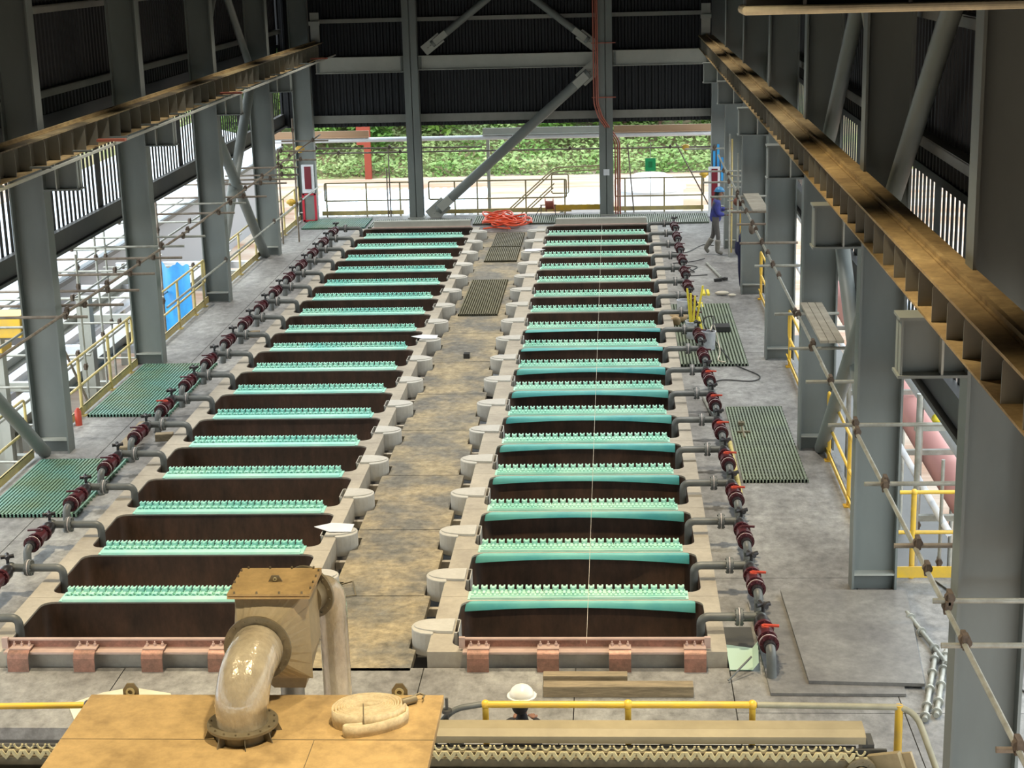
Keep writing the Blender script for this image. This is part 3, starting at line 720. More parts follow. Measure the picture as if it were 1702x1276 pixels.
def worker_walk():
    r = thing('person', 'worker in blue jacket, blue hard hat and rubber boots walking by the right columns', 'person', (2.66,43.2,0))
    # body under the clothes, walking toward +x
    P_ = {'pel':(0,0,0.93,0.11),'sp':(0.0,0,1.12,(0.13,0.105)),'ch':(0.02,0,1.33,(0.16,0.115)),'nk':(0.04,0,1.48,0.06),'nk2':(0.06,0,1.53,0.055),
          'hl':(0,-0.09,0.88,0.09),'kl':(0.07,-0.10,0.50,0.062),'al':(0.05,-0.10,0.10,0.045),'fl':(0.2,-0.10,0.05,0.04),
          'hr':(0,0.09,0.88,0.09),'kr':(-0.05,0.10,0.50,0.062),'ar':(-0.26,0.10,0.16,0.045),'fr':(-0.17,0.10,0.04,0.04),
          'sl':(0.02,-0.19,1.41,0.06),'el':(0.05,-0.23,1.13,0.045),'wl':(0.27,-0.17,1.08,0.032),
          'sr':(0.02,0.19,1.41,0.06),'er':(0.12,0.22,1.16,0.045),'wr':(0.33,0.16,1.2,0.032)}
    E_ = [('pel','sp'),('sp','ch'),('ch','nk'),('nk','nk2'),('pel','hl'),('hl','kl'),('kl','al'),('al','fl'),('pel','hr'),('hr','kr'),('kr','ar'),('ar','fr'),('ch','sl'),('sl','el'),('el','wl'),('ch','sr'),('sr','er'),('er','wr')]
    skinmesh('body', P_, E_, trous_m, r, root='pel')
    J = {'pel':(0,0,0.84,(0.175,0.15)),'sp':(0.0,0,1.08,(0.165,0.135)),'ch':(0.02,0,1.32,(0.185,0.14)),'nk':(0.04,0,1.47,0.085),
         'sl':(0.02,-0.2,1.40,0.085),'el':(0.05,-0.25,1.13,0.07),'wl':(0.22,-0.19,1.09,0.055),'sr':(0.02,0.2,1.40,0.085),'er':(0.12,0.24,1.16,0.07),'wr':(0.28,0.18,1.19,0.055)}
    skinmesh('jacket', J, [('pel','sp'),('sp','ch'),('ch','nk'),('ch','sl'),('sl','el'),('el','wl'),('ch','sr'),('sr','er'),('er','wr')], jacket_m, r, root='pel')
    for n_, a, b, c in (('boot',(0.062,-0.10,0.44),(0.05,-0.10,0.10),(0.2,-0.10,0.055)), ('boot',(-0.07,0.10,0.44),(-0.25,0.10,0.17),(-0.16,0.10,0.05))):
        skinmesh(n_, {'a':(*a,0.085),'m':(*[(a[i]+b[i])/2 for i in range(3)],0.075),'b':(*b,0.066),'c':(*c,(0.052,0.05))}, [('a','m'),('m','b'),('b','c')], boot_m, r)
    hand(r, (0.27,-0.17,1.08), (1,0.1,0)); hand(r, (0.33,0.16,1.2), (1,-0.2,0.1))
    head(r, (0.10,0,1.64), (1,0,-0.15), 'hard_hat', hatb_m)
worker_walk()
def worker_behind():
    r = thing('person', 'dark navy clad worker standing bent, half hidden behind the fifth right column', 'person', (2.99,38.62,0))
    P_ = {'pel':(0,0,0.92,0.13),'sp':(0.0,0,1.12,(0.15,0.12)),'ch':(0.08,0.0,1.33,(0.17,0.125)),'nk':(0.17,0,1.46,0.06),'nk2':(0.22,0,1.5,0.05),
          'hl':(0,-0.09,0.86,0.1),'kl':(-0.02,-0.10,0.50,0.07),'al':(0.0,-0.10,0.10,0.05),'fl':(0.13,-0.10,0.045,0.042),
          'hr':(0,0.09,0.86,0.1),'kr':(0.03,0.10,0.50,0.07),'ar':(0.05,0.10,0.10,0.05),'fr':(0.18,0.10,0.045,0.042),
          'sl':(0.08,-0.2,1.38,0.07),'el':(0.1,-0.24,1.1,0.055),'wl':(0.3,-0.16,1.0,0.04),'sr':(0.08,0.2,1.38,0.07),'er':(0.15,0.24,1.12,0.055),'wr':(0.34,0.16,1.02,0.04)}
    E_ = [('pel','sp'),('sp','ch'),('ch','nk'),('nk','nk2'),('pel','hl'),('hl','kl'),('kl','al'),('al','fl'),('pel','hr'),('hr','kr'),('kr','ar'),('ar','fr'),('ch','sl'),('sl','el'),('el','wl'),('ch','sr'),('sr','er'),('er','wr')]
    skinmesh('body', P_, E_, navy_m, r, root='pel')
    J = {'pel':(0,0,0.78,(0.19,0.17)),'sp':(0.0,0,1.08,(0.18,0.15)),'ch':(0.08,0,1.33,(0.19,0.145))}
    skinmesh('coat', J, [('pel','sp'),('sp','ch')], navy_m, r, root='pel')
    hand(r, (0.3,-0.16,1.0), (1,0.1,-0.2)); hand(r, (0.34,0.16,1.02), (1,-0.1,-0.2))
    head(r, (0.28,0,1.58), (1,0,-0.5), 'hard_hat', hatw_m)
worker_behind()
def worker_crouch():
    r = thing('person', 'crouching worker in a white helmet just behind the near yellow handrail', 'person', (-0.97,15.05,0.0))
    P_ = {'pel':(0,-0.12,0.16,0.13),'sp':(0,-0.06,0.32,(0.15,0.12)),'ch':(0,0.03,0.36,(0.15,0.11)),'nk':(0.0,0.08,0.5,0.055),'nk2':(0.0,0.1,0.6,0.055),
          'hl':(-0.1,-0.08,0.16,0.1),'kl':(-0.15,0.26,0.4,0.07),'al':(-0.13,0.16,0.08,0.05),'fl':(-0.13,0.3,0.045,0.045),
          'hr':(0.1,-0.08,0.16,0.1),'kr':(0.15,0.26,0.4,0.07),'ar':(0.13,0.16,0.08,0.05),'fr':(0.13,0.3,0.045,0.045),
          'sl':(-0.17,0.03,0.36,0.06),'el':(-0.25,0.2,0.32,0.055),'wl':(-0.1,0.38,0.36,0.035),'sr':(0.17,0.03,0.36,0.06),'er':(0.25,0.2,0.3,0.055),'wr':(0.1,0.38,0.36,0.035)}
    E_ = [('pel','sp'),('sp','ch'),('ch','nk'),('nk','nk2'),('pel','hl'),('hl','kl'),('kl','al'),('al','fl'),('pel','hr'),('hr','kr'),('kr','ar'),('ar','fr'),('ch','sl'),('sl','el'),('el','wl'),('ch','sr'),('sr','er'),('er','wr')]
    skinmesh('body', P_, E_, dark_m, r, root='pel')
    hand(r, (-0.1,0.38,0.36), (0.3,1,0)); hand(r, (0.1,0.38,0.36), (-0.3,1,0))
    head(r, (0.0,0.11,0.70), (0.35,1,-0.2), 'helmet', hatw_m)
worker_crouch()
# ------------------------------------------------------------------ foreground: hood, elbow duct, transition box, coiled hose
r = thing('equipment_hood', 'dusty tan flat steel hood top filling the lower left foreground', 'hood')
MB().box(-3.70, -1.21, 7.6, 10.46, 2.94, 3.0).build('top_plate', tan_m, r, bevel=0.006)
MB().box(-3.4, -2.0, 7.7, 10.1, -4.0, 2.94).build('body', darksteel_m, r)
for x in (-3.42, -1.52):
    m = MB(); pts = [(x-0.055,2.94),(x+0.055,2.94),(x+0.055,3.03),(x+0.025,3.075),(x-0.025,3.075),(x-0.055,3.03)]
    m.prism(pts, 10.47, 10.485, 'y'); o = m.build('lifting_lug', flange_m, r)
    MB().ring((x,10.462,3.015), (0,1,0), 0.018, 0.032, 0.012, 16).build('lug_eye', lugy_m, o)
MB().box(-3.7, -1.21, 9.78, 9.784, 3.0, 3.003).box(-2.0, -1.996, 7.6, 9.78, 3.0, 3.003).build('weld_seam', flange_m, r)
C0 = Vector((-2.485, 9.86, 3.0))
r = thing('duct_elbow', 'shiny wrapped elbow duct rising from the tan hood top', 'duct')
pts = [C0+Vector((0,0,0.07)), C0+Vector((0.0,0,0.2))]
for i in range(9):
    a = pi/2*i/8; pts.append(C0+Vector((0.03*i/8, 0.27*(1-cos(a)), 0.20+0.22*sin(a))))
pts.append(C0+Vector((0.03,0.42,0.42)))
MB().path(pts, [0.17,0.175]+[0.178]*9+[0.18], 32).build('elbow_tube', wrap_m, r)
m = MB(); m.ring(C0+Vector((0,0,0.085)), (0,0,1), 0.165, 0.235, 0.018, 40).bolts(C0+Vector((0,0,0.09)), (0,0,1), 0.212, 16, 0.007, 0.035)
m.build('bottom_flange', flange_m, r)
MB().ring(C0+Vector((0,0,0.035)), (0,0,1), 0.14, 0.185, 0.075, 32).build('collar', flange_m, r)
for k in range(8):
    a = 2*pi*k/8+0.25; e = Vector((cos(a), sin(a), 0)); m = MB()
    p = C0+e*0.18
    m.add([p+Vector((0,0,0.0)), p+e*0.075, p+e*0.045+Vector((0,0,0.075)), p+Vector((0,0,0.075))]+[v+Vector((-e.y,e.x,0))*0.006 for v in (p, p+e*0.075, p+e*0.045+Vector((0,0,0.075)), p+Vector((0,0,0.075)))],
          [(0,1,2,3),(7,6,5,4),(0,4,5,1),(1,5,6,2),(2,6,7,3)])
    m.build('rib', flange_m, r)
F0 = C0+Vector((0.03,0.44,0.42))
m = MB(); m.ring(F0, (0,1,0), 0.165, 0.232, 0.022, 40).bolts(F0, (0,1,0), 0.208, 16, 0.008, 0.045); m.build('top_flange', flange_m, r)
r = thing('transition_box', 'olive steel transition box with a square bolted lid behind the elbow duct', 'duct box')
# loft from circle at the flange to a square body
n = 32; ya, yb = F0.y+0.01, F0.y+0.17; x0, x1, z0, z1 = -2.63, -2.12, 3.12, 3.77
cz = F0.z; cx = F0.x; vs = []; fs = []
for i in range(n):
    a = 2*pi*i/n; vs.append((cx+0.175*cos(a), ya, cz+0.175*sin(a)))
for i in range(n):
    a = 2*pi*i/n; c, s_ = cos(a), sin(a); k = 1/max(abs(c), abs(s_)); u, v = c*k, s_*k
    vs.append(((x0+x1)/2+(x1-x0)/2*u, yb, (z0+z1)/2+(z1-z0)/2*v))
for i in range(n): fs.append((i, (i+1) % n, n+(i+1) % n, n+i))
m = MB(); m.add(vs, [f[::-1] for f in fs]); m.build('square_to_round', tan2_m, r)
# body with hopper bottom
yc = yb+0.36
m = MB(); b = [(x0,yb),(x1,yb),(x1,yc),(x0,yc)]; lo = [(-2.42,yb+0.1),(-2.2,yb+0.1),(-2.2,yc-0.06),(-2.42,yc-0.06)]
vs = [(x,y,z1) for x,y in b]+[(x,y,3.28) for x,y in b]+[(x,y,3.0) for x,y in lo]
fs = [(0,1,2,3)]+[(i,4+i,4+(i+1) % 4,(i+1) % 4) for i in range(4)]+[(4+i,8+i,8+(i+1) % 4,4+(i+1) % 4) for i in range(4)]
m.add(vs, fs); m.build('box_body', tan2_m, r)
m = MB(); m.box(x0-0.03, x1+0.03, yb-0.10, yc+0.03, 3.77, 3.785); m.box(x0-0.03, x1+0.03, yb-0.10, yc+0.03, 3.75, 3.764); lid = m.build('lid', tan_m, r)
m = MB()
for i in range(4):
    for yy in (yb-0.09, yc+0.02): m.disc((x0+0.02+0.155*i, yy, 3.79), (0,0,1), 0.008, 0.02, 6)
    for xx in (x0-0.02, x1+0.02): m.disc((xx, yb+0.0+0.11*i, 3.79), (0,0,1), 0.008, 0.02, 6)
m.build('lid_bolts', flange_m, lid)
m = MB(); m.prism([(-2.42,3.785),(-2.32,3.785),(-2.345,3.83),(-2.395,3.83)], yb+0.13, yb+0.14, 'y'); o = m.build('lifting_lug', flange_m, lid)
MB().ring((-2.37,yb+0.125,3.806), (0,1,0), 0.006, 0.014, 0.01, 12).build('lug_eye', lugy_m, o)
MB().tube((-2.31,yb+0.19,3.02), (-2.31,yb+0.19,0.0), 0.085, 20).build('drain_pipe', galv_m, r)
m = MB(); m.ring((-2.2,yc+0.10,3.58), (0.42,1,0.1), 0.12, 0.20, 0.02, 32).bolts((-2.2,yc+0.1,3.58), (0.42,1,0.1), 0.175, 14, 0.008, 0.04); m.disc((-2.2,yc+0.06,3.58),(0.42,1,0.1),0.14,0.1,24)
m.build('rear_flange', flange_m, r)
MB().path(rpath([(-2.2,yc+0.12,3.57), (-2.08,yc+0.30,3.54), (-2.06,yc+0.32,0.0)], 0.14), 0.105, 20).build('downpipe', wrap_m, r)
# coiled flat hose
def ribbon(pts, w, t, z0, m):           # vertical strip standing on edge
    n = len(pts); vs = []; fs = []
    for i, p in enumerate(pts):
        a = Vector(pts[min(i+1,n-1)][:2])-Vector(pts[max(i-1,0)][:2]); a.normalize(); nn = Vector((-a.y, a.x))
        z = z0+(p[2] if len(p) > 2 else 0); lean = p[3] if len(p) > 3 else 0
        for s_, zz in ((-1,0),(1,0),(1.7,w*0.5),(1,w),(-1,w),(-1.7,w*0.5)):
            q = Vector(p[:2])+nn*(t/2*s_+lean*zz); vs.append((q.x, q.y, z+zz))
    for i in range(n-1):
        for k in range(6): fs.append((6*i+k, 6*i+(k+1) % 6, 6*i+6+(k+1) % 6, 6*i+6+k))
    fs.append((0,5,4,3,2,1)); fs.append(tuple(6*(n-1)+k for k in range(6)))
    m.add(vs, fs, True)
r = thing('fire_hose', 'coiled cream canvas hose lying on the tan hood top', 'hose', (-1.68, 10.07, 3.0), radians(12))
pts = []; T = 9.0
for i in range(int(T*36)):
    a = 2*pi*i/36; q = i/36/T; rx = 0.075+0.175*q; ry = 0.022+0.165*q
    pts.append((rx*cos(a)+0.006*sin(3*a+i*0.02), ry*sin(a)+0.004*cos(2*a+i*0.05), 0.0))
m = MB(); ribbon(pts, 0.115, 0.0078, 0.002, m); m.build('coil', canvas_m, r)
m = MB(); ribbon([(0.25,0.03,0.0), (0.262,-0.03,0), (0.25,-0.10,0), (0.19,-0.16,0), (0.10,-0.205,0), (0.0,-0.235,0), (-0.10,-0.245,0), (-0.165,-0.235,0), (-0.175,-0.215,0), (-0.16,-0.2,0), (-0.05,-0.205,0)], 0.085, 0.012, 0.0, m)
m.build('loose_end', canvas_m, r)
MB().path([(-0.03,0.01,0.118), (-0.035,-0.09,0.121), (-0.04,-0.192,0.118), (-0.04,-0.2,0.06), (-0.04,-0.2,0.0)], 0.004, 6).build('tie', flange_m, r)
m = MB(); m.tube((0.24,0.16,0.03), (0.34,0.20,0.03), 0.026, 12).path([(0.30,0.18,0.05), (0.37,0.235,0.05), (0.40,0.22,0.04), (0.385,0.19,0.03)], 0.008, 6); m.build('coupling', flange_m, r)
# ------------------------------------------------------------------ near conveyor with saddle lugs and the rail behind it
CY = 13.0
r = thing('lug_conveyor', 'khaki conveyor with a row of curved saddle lugs along the bottom edge', 'conveyor')
MB().prism([(CY-0.16,1.475),(CY-0.16,1.41),(CY+0.10,1.41),(CY+0.10,1.50),(CY-0.06,1.50)], -1.62, 2.08, 'x').build('cover_channel', mat('cover_olive', (0.36,0.31,0.20), 0.5, scale=3, var=0.2), r)
m = MB(); m.box(-6.2, 2.25, CY-0.45, CY-0.42, 0.92, 1.25).box(-6.2, 2.25, CY-0.20, CY-0.17, 0.7, 1.38); m.build('side_frame', darksteel_m, r)
m = MB()
for z in (1.1, 1.28): m.tube((-6.2,CY-0.48,z), (2.2,CY-0.48,z), 0.012, 10)
m.build('guide_tube', flange_m, r)
m = MB()
for i in range(10): m.box(-5.9+0.82*i, -4.56+0.82*i, CY-0.55, CY-0.46, 0.2, 1.24)
m.build('divider', darksteel_m, r)
m = MB()
for x in (-4.3, -1.4, 0.4, 2.1): MB().box(x-0.05, x+0.05, CY-0.16, CY+0.05, 0.0, 1.41).build('leg', darksteel_m, r)
MB().box(-6.2, 2.0, CY-0.16, CY-0.12, 0.3, 1.38).build('back_panel', darksteel_m, r)
def lug_mb():
    m = MB()
    U_ = [(-0.036,0.035),(-0.03,0.012),(-0.012,-0.006),(0.012,-0.006),(0.03,0.012),(0.036,0.035)]
    m.path([(x,0.02,z+0.01) for x, z in U_], 0.010, 6)
    V_ = [(-0.05,0.0),(-0.03,0.005),(-0.012,-0.028),(0.0,-0.04),(0.012,-0.028),(0.03,0.005),(0.05,0.0),(0.04,-0.03),(0.0,-0.078),(-0.04,-0.03)]
    m.prism(V_, -0.03, -0.012, 'y'); m.path([(x,-0.02,z+0.004) for x, z in V_[:7]], 0.008, 6)
    return m
first = None; k = 0; x = -6.1
while x < 2.12:
    if not (-4.6 < x < -1.65):
        dz = 0.0 if x < 1.9 else -(x-1.9)*0.35
        if first is None: first = lug_mb().build('saddle_lug', lugy_m, r, (x, CY-0.30, 1.405)); 
        else:
            o = first.copy(); COL.objects.link(o); o.location = (x, CY-0.30, 1.405+dz)
    x += 0.1015
m = MB(); m.box(-6.2, 2.05, CY-0.31, CY-0.25, 1.27, 1.34).box(-6.2, 1.95, CY-0.25, CY-0.21, 1.2, 1.37)
m.build('chain_side', flange_m, r)
m = MB(); m.ring((2.02,CY-0.32,1.24), (0,1,0), 0.07, 0.13, 0.05, 24).ring((2.02,CY-0.36,1.24), (0,1,0), 0.02, 0.06, 0.05, 20).bolts((2.02,CY-0.32,1.24), (0,1,0), 0.1, 10, 0.01, 0.07)
m.build('sprocket', flange_m, r)
m = MB(); m.obox((2.2,CY-0.3,1.4), (2.5,CY-0.5,0.5), 0.06, 0.3).obox((2.30,CY-0.3,1.4), (2.6,CY-0.5,0.5), 0.03, 0.3); m.build('end_guard', tan2_m, r)
# near rail
r = thing('guard_rail', 'yellow pipe rail with short posts behind the near conveyor', 'railing', (0,0,0), 0, 'near rails')
RY, RZ = 13.25, 1.575
MB().tube((-1.17,RY,RZ), (1.16,RY,RZ), 0.031, 14).sphere((-1.17,RY,RZ), 0.042, 12, 8).sphere((0.08,RY,RZ), 0.046, 12, 8).sphere((1.16,RY,RZ), 0.044, 12, 8).build('top_rail', yellow_m, r)
for x in (-1.17, 0.08, 1.16): MB().tube((x,RY,RZ), (x,RY,0.0), 0.029, 12).build('post', yellow_m, r)
MB().path(rpath([(1.2,RY,RZ), (2.55,RY,RZ-0.02), (2.75,RY-0.4,RZ-0.6), (3.0,RY-1.2,0.3)], 0.18), 0.028, 12).build('side_rail', mat('faded_rail', (0.36,0.35,0.26), 0.5, scale=5, var=0.25), r)
MB().tube((2.42,RY,RZ), (2.42,RY,0.0), 0.035, 12).build('post', yellow_m, r)
MB().path(rpath([(-1.2,RY,RZ), (-1.45,RY-0.05,RZ-0.02), (-1.62,RY-0.1,RZ-0.2), (-1.62,RY-0.1,0)], 0.1), 0.027, 12).build('side_rail', pvc_m, r)
MB().tube((-1.5,RY-0.1,1.2), (-1.5,RY-0.1,1.68), 0.014, 8).disc((-1.5,RY-0.1,1.56), (0,0,1), 0.045, 0.03, 12).build('stop_screw', darksteel_m, r)
r = thing('guard_rail', 'short yellow pipe rail at the lower left edge with a dark end fitting', 'railing', (0,0,0), 0, 'near rails')
MB().tube((-6.9,RY+0.7,1.19), (-5.0,RY+0.7,1.22), 0.03, 14).build('top_rail', yellow_m, r)
MB().sphere((-4.97,RY+0.7,1.225), 0.048, 12, 8).tube((-4.97,RY+0.7,1.225),(-4.33,RY+0.7,1.2),0.028,10).build('end_fitting', blackp_m, r)
for xx, zz in ((-6.85,-4.0), (-4.33,0)): MB().tube((xx,RY+0.7,1.2), (xx,RY+0.7,zz), 0.03, 12).build('post', yellow_m, r)
m = MB(); T_ = [(-6.09,16.44,0.02),(-5.84,15.95,0.02),(-5.4,16.0,0.03),(-4.9,16.4,0.04),(-5.0,16.7,0.03),(-5.45,16.75,0.08),(-5.78,16.72,0.03)]
m.add([*T_, (-5.6,16.35,0.11)], [(i,(i+1) % 7,7) for i in range(7)]).add([(x,y,0.002) for x,y,z in T_], [tuple(range(7))[::-1]])
tag(m.build('plastic_sheet', plastic_m), 'crumpled pale plastic sheet behind the left corner of the tan hood', 'sheet')
tag(MB().box(-6.2,-1.7,12.2,12.3,-4.0,1.0).build('machine_panel', darksteel_m), 'dark machine panel under the conveyor behind the tan hood', 'panel')
# ------------------------------------------------------------------ rails of the walkways
def pipe_rail(lb, x, y0, y1, posts, m=pyellow_m, kick=True, grp='side guard rails', zt=1.08):
    r = thing('guard_rail', lb, 'railing', (0,0,0), 0, grp)
    zm = zt*0.52
    MB().path(rpath([(x,y0,zm), (x,y0,zt), (x,y1,zt), (x,y1,zm), (x,y0,zm), (x,y0,zm+0.01)], 0.09), 0.024, 10).build('loop_rail', m, r)
    for y in posts: MB().tube((x,y,0.0), (x,y,zt), 0.03, 10).box(x-0.07, x+0.07, y-0.07, y+0.07, 0.0, 0.02).build('post', m, r)
    if kick: MB().box(x-0.005, x+0.005, y0-0.1, y1+0.2, 0.03, 0.17).box(x-0.03, x+0.005, y0-0.1, y1+0.2, 0.16, 0.17).build('kick_board', m, r)
pipe_rail('yellow side rail at the left frame edge, before the second left column', -9.62, 20.6, 25.4, (21.2, 23.6))
pipe_rail('yellow side rail behind the second left column, above the green mat', -9.62, 26.6, 31.6, (28.2, 30.0, 31.3))
pipe_rail('yellow side rail in front of the blue tarp', -9.62, 32.7, 37.7, (33.4, 35.2, 36.6, 37.5))
pipe_rail('yellow side rail between the fourth and fifth left columns', -9.62, 38.7, 43.7, (39.8, 41.4, 43.4))
pipe_rail('yellow side rail before the far left corner column', -9.62, 44.8, 49.8, (45.6, 47.4, 49.2))
for y0, y1, nm in ((20.6,25.4,'between the second and third right columns'), (26.6,31.4,'between the third and fourth right columns'), (32.6,37.7,'between the fourth and fifth right columns'), (38.8,43.8,'between the fifth and sixth right columns')):
    pipe_rail(f'bright yellow side rail {nm}', 3.36, y0, y1, (y0+0.2, (y0+y1)/2, y1-0.2), yellow_m, grp='right side guard rails')
r = thing('guard_rail', 'bright yellow rail with bolted kick board between the two nearest right columns', 'railing')
m = MB()
for z in (1.16, 0.62): m.tube((3.5,20.2,z), (6.4,20.2,z), 0.026, 10)
m.build('rails', yellow_m, r)
for x in (3.78, 5.0, 6.2): MB().tube((x,20.2,0), (x,20.2,1.18), 0.035, 12).sphere((x,20.2,1.16), 0.045, 10, 6).build('post', yellow_m, r)
MB().box(3.52, 6.4, 20.12, 20.135, 0.03, 0.18).build('kick_board', yellow_m, r)
def back_rail(lb, x0, x1, posts, m=pyellow_m, kx0=None, kx1=None):
    r = thing('guard_rail', lb, 'railing', (0,0,0), 0, 'guard rails of the open far end'); y = 50.62
    MB().path(rpath([(x0,y,0.5), (x0,y,1.05), (x1,y,1.05), (x1,y,0.5), (x0,y,0.5), (x0,y,0.51)], 0.06), 0.022, 8).build('loop_rail', m, r)
    for x in posts: MB().tube((x,y,0), (x,y,1.05), 0.024, 8).build('post', m, r)
    MB().box(kx0 or x0-0.1, kx1 or x1, y-0.05, y-0.035, 0.06, 0.19).build('kick_board', pyellow_m, r)
gold_m = mat('olive_rail', (0.38,0.32,0.16), 0.5, scale=5, var=0.25)
back_rail('far end rail left of the left centre column', -8.95, -6.3, (-8.9, -7.65, -6.6), gold_m, -9.05, -6.5)
back_rail('far end rail behind the long brace foot', -5.7, -1.45, (-4.9, -4.2, -2.7, -1.5), gold_m, -5.4, -1.3)
back_rail('far end rail right of the red-brown tubes', 0.05, 2.75, (0.35, 1.55, 2.7), gold_m)
tag(MB().box(-1.9, -0.42, 50.5, 50.52, 0.12, 0.28).build('kick_board', yellow_m), 'orange-yellow board between the cable reel and the right centre column', 'board')
# ------------------------------------------------------------------ scaffold tubes
def clamp(mb, c, r=0.045):
    c = Vector(c); mb.ring(c, (1,0,0), 0.026, r, 0.05, 10).ring(c+Vector((0,0,0.03)), (0,1,0), 0.026, r, 0.05, 10).box(c.x-0.02, c.x+0.02, c.y-0.06, c.y+0.06, c.z-0.02, c.z+0.09)
def stube(lb, p, q, m=galv_m, grp='scaffold tubes', clamps=(), r=0.0242, cat='scaffold tube', name='scaffold_tube'):
    o = tag(MB().tube(p, q, r, 10).build(name, m), lb, cat, grp)
    p, q = Vector(p), Vector(q)
    for t in clamps:
        k = MB(); clamp(k, p.lerp(q, t)); k.build('coupler', coupler_m, o)
    return o
G1 = 'scaffold tubes of the left side'
stube('long scaffold tube running above head height along the left columns, near half', (-8.86,19.0,2.47), (-8.86,35.0,2.45), rusty_m, G1, [(y-19)/16 for y in (25.7,27.9,29.9,31.6,33.6)])
stube('long scaffold tube running above head height along the left columns, far half', (-8.92,34.6,2.42), (-8.92,50.2,2.6), rusty_m, G1, [(y-34.6)/15.6 for y in (37.7,39.5,41.5,43.6,45.2)])
stube('pale low scaffold tube running at rail height by the fourth and fifth left columns', (-9.2,32.8,1.0), (-9.05,50.1,1.02), galv_m, G1, (0.3,0.62,0.84))
for y, x0, x1, z, tx in ((25.6,-10.4,-8.5,2.40,'just before the second left column'), (26.6,-10.8,-8.2,2.38,'just behind the second left column'), (27.9,-10.9,-8.3,2.36,'one pace behind the second left column'),
        (29.3,-10.9,-8.4,2.38,'midway between the second and third left columns'), (30.9,-11,-8.3,2.38,'shortly before the third left column'), (31.5,-11,-8.4,2.50,'across the front of the third left column'),
        (33.2,-11,-8.4,2.4,'right behind the third left column'), (36.4,-11,-8.5,2.38,'before the fourth left column'), (37.6,-10.6,-8.5,2.42,'across the front of the fourth left column'), (39.0,-10.8,-8.3,2.36,'behind the fourth left column'),
        (41.0,-10.8,-8.2,2.4,'at the brace crossing'), (42.2,-10.8,-8.2,2.34,'just beyond the brace crossing'), (43.7,-10.4,-8.4,2.45,'across the front of the fifth left column, upper'), (43.7,-10.4,-8.4,2.25,'across the front of the fifth left column, lower'),
        (46.5,-10,-8.4,2.3,'between the fifth and corner left columns'), (48.6,-9.8,-8.4,2.6,'near the left corner column')):
    stube(f'short scaffold cross tube {tx}', (x0,y,z), (x1,y,z), galv_m if y in (31.5,37.6,33.2) else rusty_m, 'scaffold cross tubes of the left side', [((-8.86)-x0)/(x1-x0)])
G2 = 'upright scaffold tubes outside the left row'
for x, y, z0, z1, tx in ((-10.15,30.2,-3.9,2.6,'outside the bay of the upper left mat, nearer'), (-10.6,32.8,-3.9,2.7,'right behind the third left column'), (-10.2,36.1,-3.9,2.7,'above the blue tarp'), (-10.9,34.4,-3.9,2.4,'left of the blue tarp'),
        (-9.38,45.9,0.0,2.7,'left post of the small frame by the corner'), (-8.98,46.2,0.0,3.5,'right post of the small frame by the corner'), (-12.2,31.0,-3.9,1.4,'farther out beyond the upper left mat'), (-12.4,37.0,-3.9,1.6,'farther out beyond the blue tarp')):
    stube(f'upright scaffold tube {tx}', (x,y,z0), (x,y,z1), rusty_m if y > 40 or y == 36.1 else galv_m, G2, ((0.0-z0)/(z1-z0)*0.6+0.3, 0.9))
stube('top cross tube of the small dark frame by the far left corner', (-9.4,45.9,2.62), (-8.3,45.9,2.62), rusty_m, G2, (0.1,))
stube('slanted rusty tube behind the yellow rail of the upper left mat', (-10.3,28.6,2.0), (-9.75,30.0,-1.2), rusty_m, G2)
for y in (28, 30.4, 33.2, 35.8, 39.5):
    for z in (1.7, 0.6, -0.8):
        stube(f'pale outer {"high" if z > 1 else "middle" if z > 0 else "low"} cross tube beyond the left rail, {ORD[[28,30.4,33.2,35.8,39.5].index(y)]} bay tube', (-12.6,y,z), (-10.1,y,z), galv_m, 'outer ledger tubes of the left side', (0.2,0.9))
for x, z in ((-10.5,1.6), (-12.2,1.3), (-10.6,0.3)):
    stube(f'long outer scaffold tube running beside the left side opening at {"upper" if z > 1.4 else "outer" if z > 1 else "lower"} level', (x,24,z), (x,46,z), galv_m, 'long outer tubes of the left side')
G3 = 'scaffold tubes of the right side'
stube('long scaffold tube running along the right columns, near half', (2.80,9.0,2.46), (2.80,22.0,2.40), galv_m, G3, [(y-9)/13 for y in (10.75,12.6,13.3,14.2,16.6,18.6,21.0)])
stube('long scaffold tube running along the right columns, far half', (2.84,21.6,2.34), (2.84,45.0,2.4), galv_m, G3, [(y-21.6)/23.4 for y in (23.3,25.2,28.3,30.4,33.0,36.5,38.0,41.0)])
for y, x0, x1, z, tx in ((10.8,2.66,4.6,2.42,'at the lower right frame corner'), (12.6,2.62,5.2,2.42,'below the yellow tape on the nearest column'), (13.3,2.68,5.2,2.52,'crossing the nearest right column'), (14.8,2.6,3.5,2.46,'between the nearest right columns'),
        (16.7,2.6,4.4,2.44,'before the second right column'), (18.9,2.5,4.2,2.44,'crossing the second right column'), (21.2,2.5,3.6,2.36,'at the brace behind the second right column'), (23.3,2.5,3.5,2.3,'at the near end of the scaffold planks'), (25.5,2.5,3.5,2.32,'at the far end of the scaffold planks'),
        (29.2,2.5,3.6,2.38,'before the fourth right column'), (31.4,2.4,3.5,2.4,'crossing the fourth right column'), (33.6,2.5,3.6,2.4,'behind the fourth right column'), (35.2,2.5,3.4,2.4,'midway to the fifth right column'), (37.7,2.2,3.5,2.36,'crossing the fifth right column'), (40.5,2.2,3.5,2.3,'behind the fifth right column'), (42.5,2.0,3.5,2.3,'beside the blue-jacketed walker'), (46.5,2.0,3.4,2.4,'near the far right corner')):
    stube(f'scaffold cross tube on the right side {tx}', (x0,y,z), (x1,y,z), rusty_m if y in (10.8,14.8,31.4,35.2,33.6) else galv_m, 'scaffold cross tubes of the right side', [(2.82-x0)/(x1-x0)])
